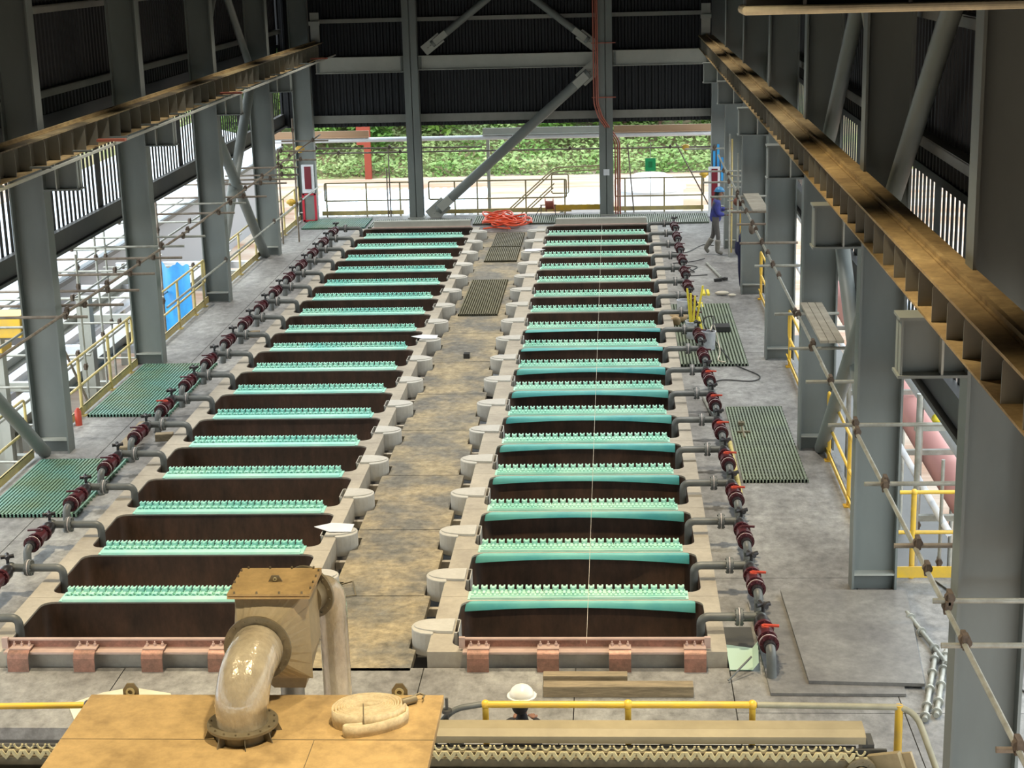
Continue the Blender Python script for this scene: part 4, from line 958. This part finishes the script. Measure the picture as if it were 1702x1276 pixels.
for x, y, z0, z1, m_, tx in ((2.86,38.1,1.25,3.3,galv_m,'pale ladder stile at the fifth right column'), (4.6,24.2,-3.9,2.4,galv_m,'pale upright outside behind the second right column'), (4.25,20.8,-1.5,1.4,galv_m,'upright behind the yellow rail of the near right bay'), (4.5,13.6,0.0,3.4,redcable_m,'red upright tube at the right frame edge'), (3.1,43.5,0.0,3.0,pyellow_m,'dusty yellow upright behind the blue-jacketed walker')):
    stube(tx, (x,y,z0), (x,y,z1), m_, 'upright tubes of the right side', (0.5,) if m_ is not pyellow_m else ())
r = thing('ladder_rungs', 'pale tube rungs across the front of the sixth right column', 'ladder')
for z in (1.62, 1.32, 0.98, 0.7): MB().tube((2.95,42.9,z+0.5), (3.5,42.9,z+0.5), 0.024, 8).build('rung', galv_m, r)
MB().tube((3.33,42.9,0.0), (3.33,42.9,3.3), 0.024, 8).tube((3.0,42.9,0.0), (3.0,42.9,3.2), 0.022, 8).build('stile', galv_m, r)
r = thing('scaffold_planks', 'three narrow grey scaffold planks beside the third right column', 'planks')
for i in range(3): MB().box(2.92+0.115*i, 3.025+0.115*i, 23.1, 25.7, 2.42, 2.46).build('plank', mat('plank_grey', (0.40,0.37,0.30), 0.7, scale=4, var=0.3), r)
tag(MB().add([(2.95,35.15,2.45),(3.3,35.15,2.45),(3.3,37.75,2.42),(2.95,37.75,2.42),(2.95,35.15,2.42),(3.3,35.15,2.42),(3.3,37.75,2.39),(2.95,37.75,2.39)], [(0,1,2,3),(7,6,5,4),(0,4,5,1),(3,2,6,7),(0,3,7,4),(1,5,6,2)]).build('scaffold_planks', mat('plank_grey', (0.4,0.37,0.3))), 'small grey scaffold plank panel farther back on the right side', 'planks')
m = MB(); m.sphere((2.86,34.2,2.2), 0.09, 8, 6, (0.8,0.8,1.3)); tag(m.build('hanging_sack', coupler_m), 'brown rag bundle tied under the right scaffold tube', 'rag')
m = MB(); m.sphere((2.9,38.3,2.15), 0.14, 8, 6, (1,0.8,0.8)); tag(m.build('rust_bundle', mat('brown_bundle', (0.16,0.06,0.04), 0.8)), 'rust brown bundle clamped at the fifth right column', 'rag')
tag(MB().box(4.02,4.28,13.2,13.5,2.53,2.58).build('yellow_tag', stick_m), 'yellow rag on the scaffold tube by the nearest right column', 'rag')
tag(MB().sphere((3.78,19.0,2.48), 0.06, 8, 6).build('yellow_rag', stick_m), 'pale yellow rag tied beside the second right column', 'rag')
# loose scaffold tubes piled on the right front deck
for p, q, tx in (((3.50,18.9,0.06),(3.75,17.0,0.06),'upper one pointing away'), ((3.62,17.7,0.05),(3.20,16.05,0.05),'left one of the lower pair'), ((3.76,17.8,0.05),(3.34,16.15,0.05),'right one of the lower pair')):
    o = stube(f'loose tube with ring couplers on the right deck, {tx}', p, q, galv_m, 'loose tubes on the right deck', r=0.03)
    P_, Q_ = Vector(p), Vector(q)
    for t in (0.08, 0.3, 0.55, 0.8, 0.95): MB().ring(P_.lerp(Q_, t), Q_-P_, 0.031, 0.055, 0.03, 12).build('ring_coupler', galv_m, o)
# heap of couplers outside at the far right edge
random.seed(3); m = MB()
for i in range(90):
    c = (4.3+random.random()*0.55, 17.3+random.random()*1.5, 0.03+random.random()*0.14)
    m.ring(c, (random.random()-.5, random.random()-.5, random.random()), 0.03, 0.055, 0.03, 8)
tag(m.build('coupler_heap', mat('coupler_heap', (0.42,0.30,0.22), 0.6, scale=9, col2=(0.55,0.42,0.3))), 'heap of rusty scaffold couplers at the right edge', 'couplers', kind='stuff')
for y in (16.0, 18.2): tag(MB().tube((4.0,y+2,0.015),(5.2,y-1.5,0.015),0.012,6).build('thin_cable', cable_m), f'thin dark cable on the deck right of the nearest column, {"upper" if y > 17 else "lower"} one', 'cable', 'cables at the right edge')
# ------------------------------------------------------------------ things on the right walkway
def bucket(lb, x, y, h=0.36, r0=0.135, z=0.05):
    r = thing('bucket', lb, 'bucket', (x,y,z), 0, 'white buckets')
    m = MB(); m.path([(0,0,0),(0,0,0.01),(0,0,h)], [r0*0.94,r0*0.95,r0*1.06], 20, caps=False).path([(0,0,0.02),(0,0,h)], [r0*0.92,r0*1.02], 20, caps=False).disc((0,0,0.01), (0,0,1), r0*0.93, 0.02, 20).ring((0,0,h), (0,0,1), r0*1.0, r0*1.1, 0.02, 20)
    m.build('shell', bucket_m, r)
    MB().disc((0,0,h*0.75), (0,0,1), r0*0.98, 0.02, 16).build('contents', cable_m, r)
    return r
bucket('white paint-flecked bucket in front, on the green grating', 1.88, 32.55)
bucket('white bucket holding upright yellow sticks', 1.60, 33.5)
bucket('white bucket farthest back by the dark valves', 1.50, 35.6)
for i, (dx, dy, h) in enumerate(((-0.06,0.02,1.0), (-0.02,0.0,0.9), (0.12,0.03,1.05), (0.03,-0.02,0.85))):
    tag(MB().tube((1.60+dx*0.3,33.5+dy,0.12), (1.60+dx*1.8,33.5+dy,h+0.1), 0.022, 8).build('yellow_stick', stick_m), f'yellow stick standing in the middle white bucket, {ORD[i]} of four', 'stick', 'yellow sticks')
tag(MB().obox((1.78,32.9,0.28), (1.70,33.0,0.62), 0.05, 0.03).build('yellow_glove', stick_m), 'yellow cloth hanging over the front bucket', 'cloth')
tag(MB().box(2.05,2.42,34.0,34.35,0.055,0.17).build('tool_case', cable_m, bevel=0.01), 'black tool case on the green grating', 'case')
m = MB(); m.sphere((1.38,35.1,0.16), 0.17, 10, 6, (1.2,1.2,0.75)); m.sphere((1.3,34.8,0.12), 0.12, 8, 6); tag(m.build('tan_bag', mat('tan_bag', (0.55,0.40,0.22), 0.8, scale=8, var=0.4)), 'crumpled tan bag by the valves behind the buckets', 'bag')
m = MB(); m.box(1.72,2.0,36.6,37.1,0.0,0.04).box(2.05,2.12,38.0,38.5,0.0,0.05).box(2.16,2.22,38.0,38.5,0,0.05); tag(m.build('yellow_levels', stick_m), 'small yellow tools lying beyond the green grating', 'tools')
m = MB(); m.sphere((2.5,38.0,0.06), 0.07, 8, 6, (2.5,1,0.7)); m.sphere((2.72,37.8,0.05), 0.05, 8, 6, (2,1,0.7)); tag(m.build('rag_heap', wcable_m), 'small pale rag heap before the fifth right column', 'rag')
tag(MB().tube((2.36,41.9,0.03),(2.60,40.0,0.03),0.03,8).build('steel_bar', galv_m), 'grey bar lying on the deck near the walking worker', 'bar')
m = MB(); m.obox((2.42,39.6,0.04),(2.6,39.65,0.05),0.07,0.07); m.ring((2.68,39.75,0.05),(0,0,1),0.03,0.08,0.05,12); tag(m.build('black_tool', cable_m), 'black hand tool below the grey bar on the right walkway', 'tool')
def cable(lb, pts, m, r=0.012, grp='cables on the right walkway'):
    P2 = [Vector(p) for p in pts]; out = []
    for i in range(len(P2)-1):
        p0, p1, p2, p3 = P2[max(i-1,0)], P2[i], P2[i+1], P2[min(i+2,len(P2)-1)]
        for k in range(6):
            t = k/6; out.append(0.5*((2*p1)+(p2-p0)*t+(2*p0-5*p1+4*p2-p3)*t*t+(3*p1-p0-3*p2+p3)*t*t*t))
    out.append(P2[-1]); return tag(MB().path(out, r, 6).build('cable', m), lb, 'cable', grp)
cable('dark cable looping right of the front bucket', [(1.95,32.6,0.40),(2.02,33.3,0.55),(1.9,34.8,0.08),(2.2,31.8,0.08),(2.35,31.3,0.02),(2.72,30.5,0.02),(2.55,30.1,0.02),(2.0,30.2,0.02),(1.7,29.8,0.02)], cable_m)
cable('pale cable hanging from the front bucket', [(1.92,32.6,0.42),(2.05,33.6,0.3),(2.1,32.4,0.06),(2.02,31.6,0.06),(2.15,31.4,0.06)], wcable_m)
cable('dark cable running from the valves up past the tan bag', [(1.9,34.5,0.1),(1.95,36.2,0.02),(1.75,38.2,0.02),(1.6,39.4,0.02),(1.75,40.6,0.02)], cable_m)
cable('dark cable crossing toward the walking worker, farther one', [(1.5,43.6,0.02),(1.9,43.5,0.02),(2.4,44.6,0.02),(2.7,44.5,0.02)], cable_m)
cable('dark cable crossing toward the walking worker, nearer one', [(1.5,42.0,0.02),(2.0,42.2,0.02),(2.35,42.6,0.02)], cable_m)
cable('tangled dark cable beside the eleventh right valve', [(1.6,41.0,0.02),(2.0,40.8,0.02),(1.8,41.6,0.02),(2.1,41.4,0.02),(1.7,40.4,0.02),(2.3,40.4,0.02)], cable_m)
for i, (x, y, z) in enumerate(((2.12,25.9,0.05),)):
    m = MB(); m.ring((2.12,27.05,0.09),(0,0,1),0.02,0.06,0.05,10).tube((2.12,26.9,0.07),(2.12,26.3,0.07),0.02,6).box(2.02,2.24,26.6,26.64,0.05,0.08); tag(m.build('pipe_clamp', flange_m), 'small metal clamp lying on the right green grating', 'clamp')
tag(MB().box(-3.05,-2.93,32.15,32.32,0,0.1).build('dark_block', cable_m), 'small dark hollow block on the aisle', 'block')
tag(MB().path([(-3.62,19.95,0.02),(-3.45,20.0,0.05),(-3.35,19.6,0.02),(-3.5,19.55,0.02)],0.01,6).build('bent_wire', flange_m), 'thin bent wire beside the second left overflow box', 'wire')
# orange hose heap
r = thing('orange_hose', 'tangled heap of bright orange hose at the far end of the aisle', 'hose', (-3.2,48.4,0.05))
random.seed(5); m = MB()
for j in range(13):
    cx, cy, R1 = random.uniform(-0.35,0.35), random.uniform(-0.45,0.5), random.uniform(0.25,0.42); ph = random.random()*6
    m.path([(cx+R1*cos(a)*1.1, cy+R1*1.4*sin(a), 0.04+0.02*j+0.05*sin(2*a+ph)) for a in [2*pi*i/22 for i in range(23)]], 0.026, 6)
m.path([(-0.6,-0.9,0.03),(-0.3,-0.7,0.03),(0.2,-1.0,0.03),(0.0,-0.4,0.05),(0.5,-0.2,0.1)], 0.024, 6)
m.path([(0.3,0.0,0.1),(0.8,-0.3,0.1),(0.75,0.4,0.1),(0.4,0.6,0.08)], 0.024, 6); m.build('hose_coils', orange_m, r)
# cable reel and small bits at the far end
r = thing('cable_reel', 'small rust red cable reel on a stand at the far end', 'reel', (-1.95,50.1,0))
MB().disc((-0.12,0,0.34),(1,0,0.1),0.21,0.02,18).disc((0.12,0,0.34),(1,0,0.1),0.21,0.02,18).build('reel_flange', redcable_m, r)
MB().tube((-0.12,0,0.34),(0.12,0,0.34),0.13,14).build('drum', mat('rust_red', (0.35,0.10,0.06), 0.6), r)
MB().tube((-0.3,0,0.34),(0.2,0,0.34),0.015,6).tube((-0.28,-0.1,0.0),(-0.25,0,0.34),0.013,6).tube((0.18,-0.1,0.0),(0.16,0,0.34),0.013,6).tube((-0.45,0.05,0.0),(-0.25,0,0.34),0.013,6).build('stand', darksteel_m, r)
# red-brown tubes down the end wall column
r = thing('cable_bundle', 'bundle of red-brown tubes running down the right centre column', 'tubes')
for i, x in enumerate((-0.56,-0.49,-0.44)):
    MB().path(rpath([(x,49.98,9.0),(x,49.98,3.4),(x+0.12,49.98,3.0),(0.06+0.07*i,50.3,2.2),(0.06+0.07*i,50.3,0.0)], 0.12), 0.022, 8).build('tube', redcable_m, r)
for z in (5.15, 3.55): MB().box(-0.62,0.1,50.0,50.06,z,z+0.03).build('clamp_bar', redcable_m, r)
tag(MB().box(-0.3,-0.12,50.075,50.095,1.22,1.4).build('paper_notice', whitep_m), 'small white notice on the right centre column', 'notice')
r = thing('safety_sign', 'small green sign above the far right rail', 'sign')
MB().box(0.98,1.30,50.98,51.0,1.20,1.60).build('panel', green_m, r)
MB().box(1.08,1.2,50.97,50.98,1.32,1.5).build('symbol', mat('dark_green', (0.01,0.25,0.08), 0.5), r)
MB().tube((1.14,51.02,-0.3),(1.14,51.02,2.1),0.01,6).build('wire', galv_m, r)
def cabinet(lb, x, y, z0, z1, w, glass, s):
    r = thing('fire_cabinet', lb, 'cabinet', (0,0,0), 0, 'red fire cabinets')
    MB().box(x,x+w,y,y+0.12,z0,z1).build('body', whitep_m if glass else steel_m, r)
    m = MB(); t = 0.05
    if not glass: m.box(x-0.02,x+t,y-0.03,y,z0,z1).box(x+w-t,x+w+0.02,y-0.03,y,z0,z1).box(x,x+w,y-0.03,y,z0,z0+t).box(x,x+w,y-0.03,y,z1-t,z1)
    else: m.box(x+0.09,x+w-0.07,y-0.02,y,z0+0.12,z1-0.05)
    m.build('red_frame' if not glass else 'door', dred_m if glass else redf_m, r)
cabinet('white and dark red cabinet on the far left corner column, upper one', -9.47, 49.7, 0.9, 1.75, 0.36, True, 1)
cabinet('grey cabinet with a bright red frame on the far left corner column, lower one', -9.47, 49.7, 0.02, 0.88, 0.40, False, 1)
cabinet('dark red cabinet on the far right corner column', 2.83, 49.4, 0.02, 1.5, 0.34, True, -1)
for x, y, z, tx in ((-9.15,46.2,1.15,'on the small frame by the left corner'), (-9.05,47.5,2.5,'on the upper tube near the left corner'), (2.7,49.45,1.3,'beside the far right red cabinet'), (2.2,50.55,1.98,'on the scaffold rail at the far right')):
    m = MB(); m.sphere((x,y,z),0.11,8,6,(1.3,1,0.8)); m.disc((x,y,z-0.08),(0,0,1),0.06,0.06,10); tag(m.build('work_light', yellow_m), f'small yellow work light {tx}', 'work light', 'yellow work lights')
for i,(x,z0,z1) in enumerate(((3.0,1.1,1.9),(3.12,1.2,2.1),(3.24,1.0,1.7))):
    tag(MB().box(x,x+0.07,50.05,50.1,z0,z1).build('blue_strap', bluetarp_m), f'blue strip of plastic hanging at the far right column, {ORD[i]}', 'strip', 'blue strips')
# thin plumb line over the right tank row
tag(MB().tube((-0.36,17.45,0.3),(-0.34,46.5,0.32),0.0035,4).build('string_line', wcable_m), 'thin pale string stretched along the middle of the right tank row', 'string')
# ------------------------------------------------------------------ outside
ground_m = mat('dirt_yard', (0.56,0.46,0.36), 0.9, scale=0.35, col2=(0.42,0.25,0.16), stretch=(0.35,1.6,1), lo=0.38, hi=0.6, var2=0.15, scale2=3)
struct('ground', MB().box(-140, 140, -40, 98, -4.45, -4.25), ground_m)
hill_m = mat('green_slope', (0.14,0.20,0.06), 0.9, scale=0.5, col2=(0.30,0.22,0.13))
m = MB(); N = 40
for i in range(N+1):
    x = -70+3.5*i; h = sin(i*0.7)*0.8
    m.v += [(x,91.5+h,-4.3),(x,96+h,-2.6),(x,104,-0.5),(x,125,3.5)]
for i in range(N):
    for j in range(3): a = 4*i+j; m.f.append((a,a+4,a+5,a+1)); m.sm.append(True)
struct('terrain', m, hill_m)
def leaves(n, c, R, size, seed, shell=0.45, m=None):
    random.seed(seed); m = m or MB()
    for i in range(n):
        u = random.uniform(-1,1); t = random.uniform(0,2*pi); rr = (shell+(1-shell)*random.random()**0.5); q = sqrt(1-u*u)
        p = Vector((c[0]+R[0]*rr*q*cos(t), c[1]+R[1]*rr*q*sin(t), c[2]+R[2]*rr*u)); s = size*random.uniform(0.6,1.4)
        a = Vector((random.uniform(-1,1),random.uniform(-1,1),random.uniform(-0.6,0.6))).normalized(); b = a.orthogonal().normalized()
        b = (b+Vector((0,0,random.uniform(-.5,.5)))).normalized()
        m.add([p-a*s, p+b*s*0.45, p+a*s, p-b*s*0.45], [(0,1,2,3)])
    return m
crowns = []
for v in range(3):
    random.seed(20+v); m = MB()
    for c, R in [((random.uniform(-1.5,1.5),random.uniform(-1,1),2.0+random.uniform(-1.2,2.2)),(random.uniform(1.0,1.7),random.uniform(0.9,1.4),random.uniform(0.8,1.4))) for _ in range(8)]:
        leaves(520, c, R, 0.17, 30+v*10+int(c[0]*100) % 50, m=m)
    trunk = MB().path([(0,0,-1),(0.1,0,1),(0.0,0.1,2.5)], [0.14,0.1,0.05], 8).path([(0.05,0,0.8),(0.9,0.1,2.4)],[0.07,0.03],6).path([(0.05,0,0.8),(-0.9,-0.1,2.2)],[0.07,0.03],6)
    r = thing('leafy_tree', 'x', 'tree', (0,0,0), 0, 'trees behind the dirt road'); m.build('crown', leaf_m if v != 1 else leaf2_m, r); trunk.build('trunk', bark_m, r); crowns.append(r)
random.seed(9)
pos = []
for i in range(13): pos.append((-22+2.5*i+random.uniform(-0.5,0.5), 96+random.uniform(-1.5,3), random.uniform(-3.0,-2.2)))
for i in range(12): pos.append((-23+2.7*i+random.uniform(-0.6,0.6), 101+random.uniform(-1,4), random.uniform(-1.2,-0.2)))
used = [0,0,0]
for i, (x, y, z) in enumerate(pos):
    v = i % 3; lb = f'{"pale" if v == 1 else "mid"} green leafy tree behind the dirt road, {"front" if i < 13 else "back"} line, {ORD[i if i < 13 else i-13]} from the left'
    if not used[v]: o = crowns[v]; used[v] = 1; o['label'] = lb; o.location = (x,y,z)
    else: o = dup(crowns[v], (x,y,z), lb)
    s = random.uniform(0.85,1.25); o.scale = (s,s,s*random.uniform(0.9,1.15)); o.rotation_euler = (0,0,random.random()*6)
m = MB(); random.seed(77)
for i in range(16000):
    x = random.uniform(-26,9); y = 91.0+random.random()**1.5*8; z = -4.3+max(0,(y-91.5))*0.36+random.random()*0.9
    a = Vector((random.uniform(-1,1),random.uniform(-1,1),random.uniform(-.4,.6))).normalized(); b = a.orthogonal().normalized(); s = random.uniform(0.07,0.2); p = Vector((x,y,z))
    m.add([p-a*s,p+b*s*0.5,p+a*s,p-b*s*0.5],[(0,1,2,3)])
tag(m.build('undergrowth', leaf2_m), 'low pale green creeping plants along the foot of the trees', 'plants', kind='stuff')
# low buildings, tank and plinths behind the far rail
def shed(lb, x0, x1, y0, y1, z, m=roofw_m):
    r = thing('low_shed', lb, 'shed', (0,0,0), 0, 'low pale sheds outside')
    q = MB(); n = int((x1-x0)/0.3)
    for i in range(n): q.box(x0+i*(x1-x0)/n, x0+(i+0.5)*(x1-x0)/n, y0, y1, z, z+0.05)
    q.box(x0,x1,y0,y1,z-0.04,z); q.build('ribbed_roof', m, r)
    MB().box(x0+0.15,x1-0.15,y0+0.15,y1-0.15,-4.25,z-0.04).build('walls', whitep_m, r)
shed('long pale blue low shed roof behind the left far rail', -11.2, -4.75, 57, 63.5, -1.0)
shed('small pale plinth roof behind the far rail right of the stair', -1.9, -0.1, 60, 64, -1.2)
r = thing('water_tank', 'white round tank behind the far right rail', 'tank', (1.4,63,-4.25))
MB().path([(0,0,0),(0,0,3.2),(0,0,3.5),(0,0,3.75)], [1.25,1.25,1.1,0.6], 32).build('vessel', whitep_m, r)
MB().ring((0,0,3.25),(0,0,1),1.2,1.36,0.08,32).build('rim', roofw_m, r)
r = thing('striped_barrier', 'red and white striped barrier beside the far shed', 'barrier', (-4.55,56,-2.2))
for i in range(6): MB().box(0,0.45,0,0.05,0.2*i,0.2*i+0.19).build('board', redf_m if i % 2 else whitep_m, r)
MB().box(0.02,0.08,0.05,0.1,-2.05,1.1).box(0.36,0.42,0.05,0.1,-2.05,1.1).build('posts', galv_m, r)
r = thing('yard_stair', 'grey outdoor stair with handrails descending behind the far rail', 'stair')
for y in (52.0, 53.0): MB().path(rpath([(-4.6,y,-1.3),(-1.9,y,1.1),(-0.4,y,1.15)],0.15),0.022,8).path([(-4.6,y,-1.8),(-1.9,y,0.6)],0.02,8).build('handrail', gold_m, r)
MB().path(rpath([(-1.95,52,0.55),(-1.95,52,1.02),(-1.42,52,1.02),(-1.42,52,0.42),(-1.95,52,0.42),(-1.95,52,0.5)],0.06),0.02,8).build('gate_loop', gold_m, r)
m = MB()
for i in range(14): m.box(-5.4+0.27*i,-5.1+0.27*i,52.0,53.0,-3.6+0.24*i,-3.56+0.24*i)
tag(m.build('treads', galv_m, r)); MB().obox((-5.4,52.0,-3.7),(-1.6,52.0,-0.35),0.03,0.2).obox((-5.4,53.0,-3.7),(-1.6,53.0,-0.35),0.03,0.2).box(-1.7,-1.6,52.0,52.1,-4.25,-0.4).build('stringer', galv_m, r)
for x0, x1, c in ((-11.5,-7.9,'brown left part'), (-4.2,0.0,'grey middle part'), (0.02,3.6,'brown right part')):
    r = thing('pipe_rack_beam', f'outdoor pipe rack beam seen under the end wall, {c}', 'beam', (0,0,0), 0, 'outdoor pipe rack')
    MB().box(x0,x1,53.4,53.45,2.16,2.36).box(x0,x1,53.3,53.5,2.14,2.16).build('beam', mat('brown_beam',(0.34,0.22,0.13),0.6) if 'brown' in c else steel_l, r)
    MB().box(x0+0.1,x0+0.2,53.5,53.6,-4.25,2.3).build('post', steel_l, r)
tag(MB().tube((-11.5,53.4,2.065),(3.7,53.4,2.065),0.075,12).build('rack_pipe', whitep_m), 'pale horizontal pipe under the outdoor pipe rack', 'pipe')
stube('dark scaffold tube stretched across the open far end', (-9.7,50.495,1.99), (3.0,50.495,1.98), rusty_m, 'scaffold tubes of the far end', (0.1,0.25,0.5,0.66,0.74,0.9))
stube('second scaffold tube above the dark one at the open far end', (-9.7,50.495,2.15), (-4.0,50.495,2.1), rusty_m, 'scaffold tubes of the far end', (0.1,0.5))
for x, z0, z1, dx, tx in ((-6.9,-0.2,2.1,0,'left of the left centre column'), (-6.98,-0.2,1.5,0,'short dark one beside it'), (0.62,0.0,2.1,-0.18,'slanted beside the right centre column'), (2.9,0.2,2.1,-1.0,'long thin one slanting to the far right')):
    stube(f'thin upright tube, far end, {tx}', (x,50.55,z0), (x+dx,50.55,z1), rusty_m, 'upright tubes of the far end', r=0.02)
r = thing('red_steel_post', 'red oxide steel post standing before the trees', 'post', (-13.55,90.6,-4.25))
MB().box(-0.16,0.2,0,0.3,0,3.4).box(-0.55,-0.16,0,0.3,1.9,2.9).build('shaft', mat('red_oxide', (0.24,0.04,0.02), 0.7), r)
# left yard
r = thing('long_roof', 'long bright white lean-to roof outside the left side', 'roof')
m = MB(); m.add([(-16.15,16,-1.0),(-20.5,16,0.1),(-20.5,80,0.1),(-16.15,80,-1.0),(-16.15,16,-1.12),(-20.5,16,-0.02),(-20.5,80,-0.02),(-16.15,80,-1.12)], [(0,3,2,1),(4,5,6,7),(0,4,7,3),(1,2,6,5)])
m.build('roof_sheet', roofw_m, r); m = MB(); m.box(-20.3,-16.4,17,79,-4.25,-1.1); m.build('wall', mat('shed_wall',(0.30,0.31,0.33),0.6), r)
MB().box(-16.18,-16.05,16,80,-1.25,-1.12).build('gutter', darksteel_m, r)
for i, (x, z, c) in enumerate(((-12.0,-0.9,'nearest the hall'), (-13.1,-1.4,'second out'), (-14.2,-1.0,'third out'), (-15.2,-2.2,'lowest and farthest out'))):
    r = thing('yard_beam', f'long pale steel beam outside the left side, {c}', 'beam', (0,0,0), 0, 'long pale beams outside left')
    MB().box(x-0.15,x+0.15,18,50,z,z+0.03).box(x-0.01,x+0.01,18,50,z-0.25,z).box(x-0.15,x+0.15,18,50,z-0.28,z-0.25).build('beam', whitep_m if i % 2 else steel_l, r)
    for y in (22,31,40,49): MB().box(x-0.1,x+0.1,y-0.1,y+0.1,-4.25,z-0.28).build('post', steel_l, r)
for i, y in enumerate((24,27,29.5,32,35,38.5,42,46,48,49.5)):
    tag(MB().box(-15.4,-10.4,y,y+0.16,-1.35,-1.15).build('cross_beam', whitep_m if i % 2 else steel_l), f'pale cross beam of the left yard frame, {ORD[i]} from the camera', 'beam', 'cross beams outside left')
for i, (x, y) in enumerate(((-11.6,29.2),(-11.5,34.5),(-11.8,40.5),(-13.0,33.0))):
    tag(MB().box(x-0.14,x+0.14,y-0.14,y+0.14,-4.25,0.9).build('yard_post', steel_l), f'pale steel post outside the left side, {ORD[i]}', 'post', 'posts outside left')
vs = []; fs = []; nx, nz = 16, 8; m = MB()           # blue tarp hung behind the rail
for t in (0, 1):
    for i in range(nx+1):
        for j in range(nz+1):
            u, v = i/nx, j/nz; vs.append((-10.75+0.95*u, 38.0-0.9*u+0.08*sin(9*u+2*v)+0.01*t, -0.75+1.7*v+(0.10*sin(14*u+1)+0.2*(u>0.55))*v*0.5))
q = (nx+1)*(nz+1)
for i in range(nx):
    for j in range(nz):
        a = i*(nz+1)+j; fs.append((a,a+nz+1,a+nz+2,a+1)); fs.append((q+a,q+a+1,q+a+nz+2,q+a+nz+1))
m.add(vs, fs, True); tag(m.build('blue_tarp', bluetarp_m), 'bright blue tarp hung behind the left yellow rail', 'tarp')
r = thing('yellow_machine', 'yellow machine part outside at the left frame edge', 'machine', (-11.3,28,0.0))
MB().box(-0.6,0.78,0,0.6,1.5,1.9).box(-0.6,0.4,0,0.5,1.22,1.36).build('arm', yellow_m, r, bevel=0.02); MB().box(0.2,0.35,0.1,0.3,-4.25,1.5).build('mast', steel_l, r)
tag(MB().path([(-9.5,27.6,0.0),(-9.5,27.6,0.26),(-9.5,27.6,0.32)],[0.06,0.06,0.02],12).build('red_cylinder', red_m), 'small red cylinder behind the left rail', 'extinguisher')
# right yard: pipe bundle and red duct
for i, (x, z, rr) in enumerate(((4.55,1.9,0.05),(4.75,1.2,0.16),(5.3,0.9,0.14),(4.3,0.5,0.05),(5.1,1.75,0.06),(5.6,1.5,0.05))):
    tag(MB().tube((x,20.5,z),(x,52,z+0.1),rr,12).build('yard_pipe', whitep_m), f'pale pipe running outside the right side, {"thick" if rr > 0.1 else "thin"}, {ORD[i]} of the bundle', 'pipe', 'pipes outside right')
tag(MB().tube((5.3,20.6,-0.3),(5.0,40,0.4),0.3,16).build('red_duct', mat('overexposed_red', (0.85,0.42,0.38), 0.5)), 'big red duct outside the right side, painted pale as in glare', 'duct')  # pinkish tint puts the overexposed daylight into the duct's red
for i, y in enumerate((21.5, 24.5, 28, 33)):
    r = thing('pipe_support', f'galvanised support frame under the right yard pipes, {ORD[i]} from the camera', 'frame', (0,0,0), 0, 'pipe supports outside right')
    for z in (0.3, 1.58): MB().box(4.0,6.0,y,y+0.08,z,z+0.08).build('crossbar', galv_m, r)
    for x in (4.05, 5.9): MB().tube((x,y,-4.25),(x,y,2.1),0.04,8).build('post', galv_m, r)
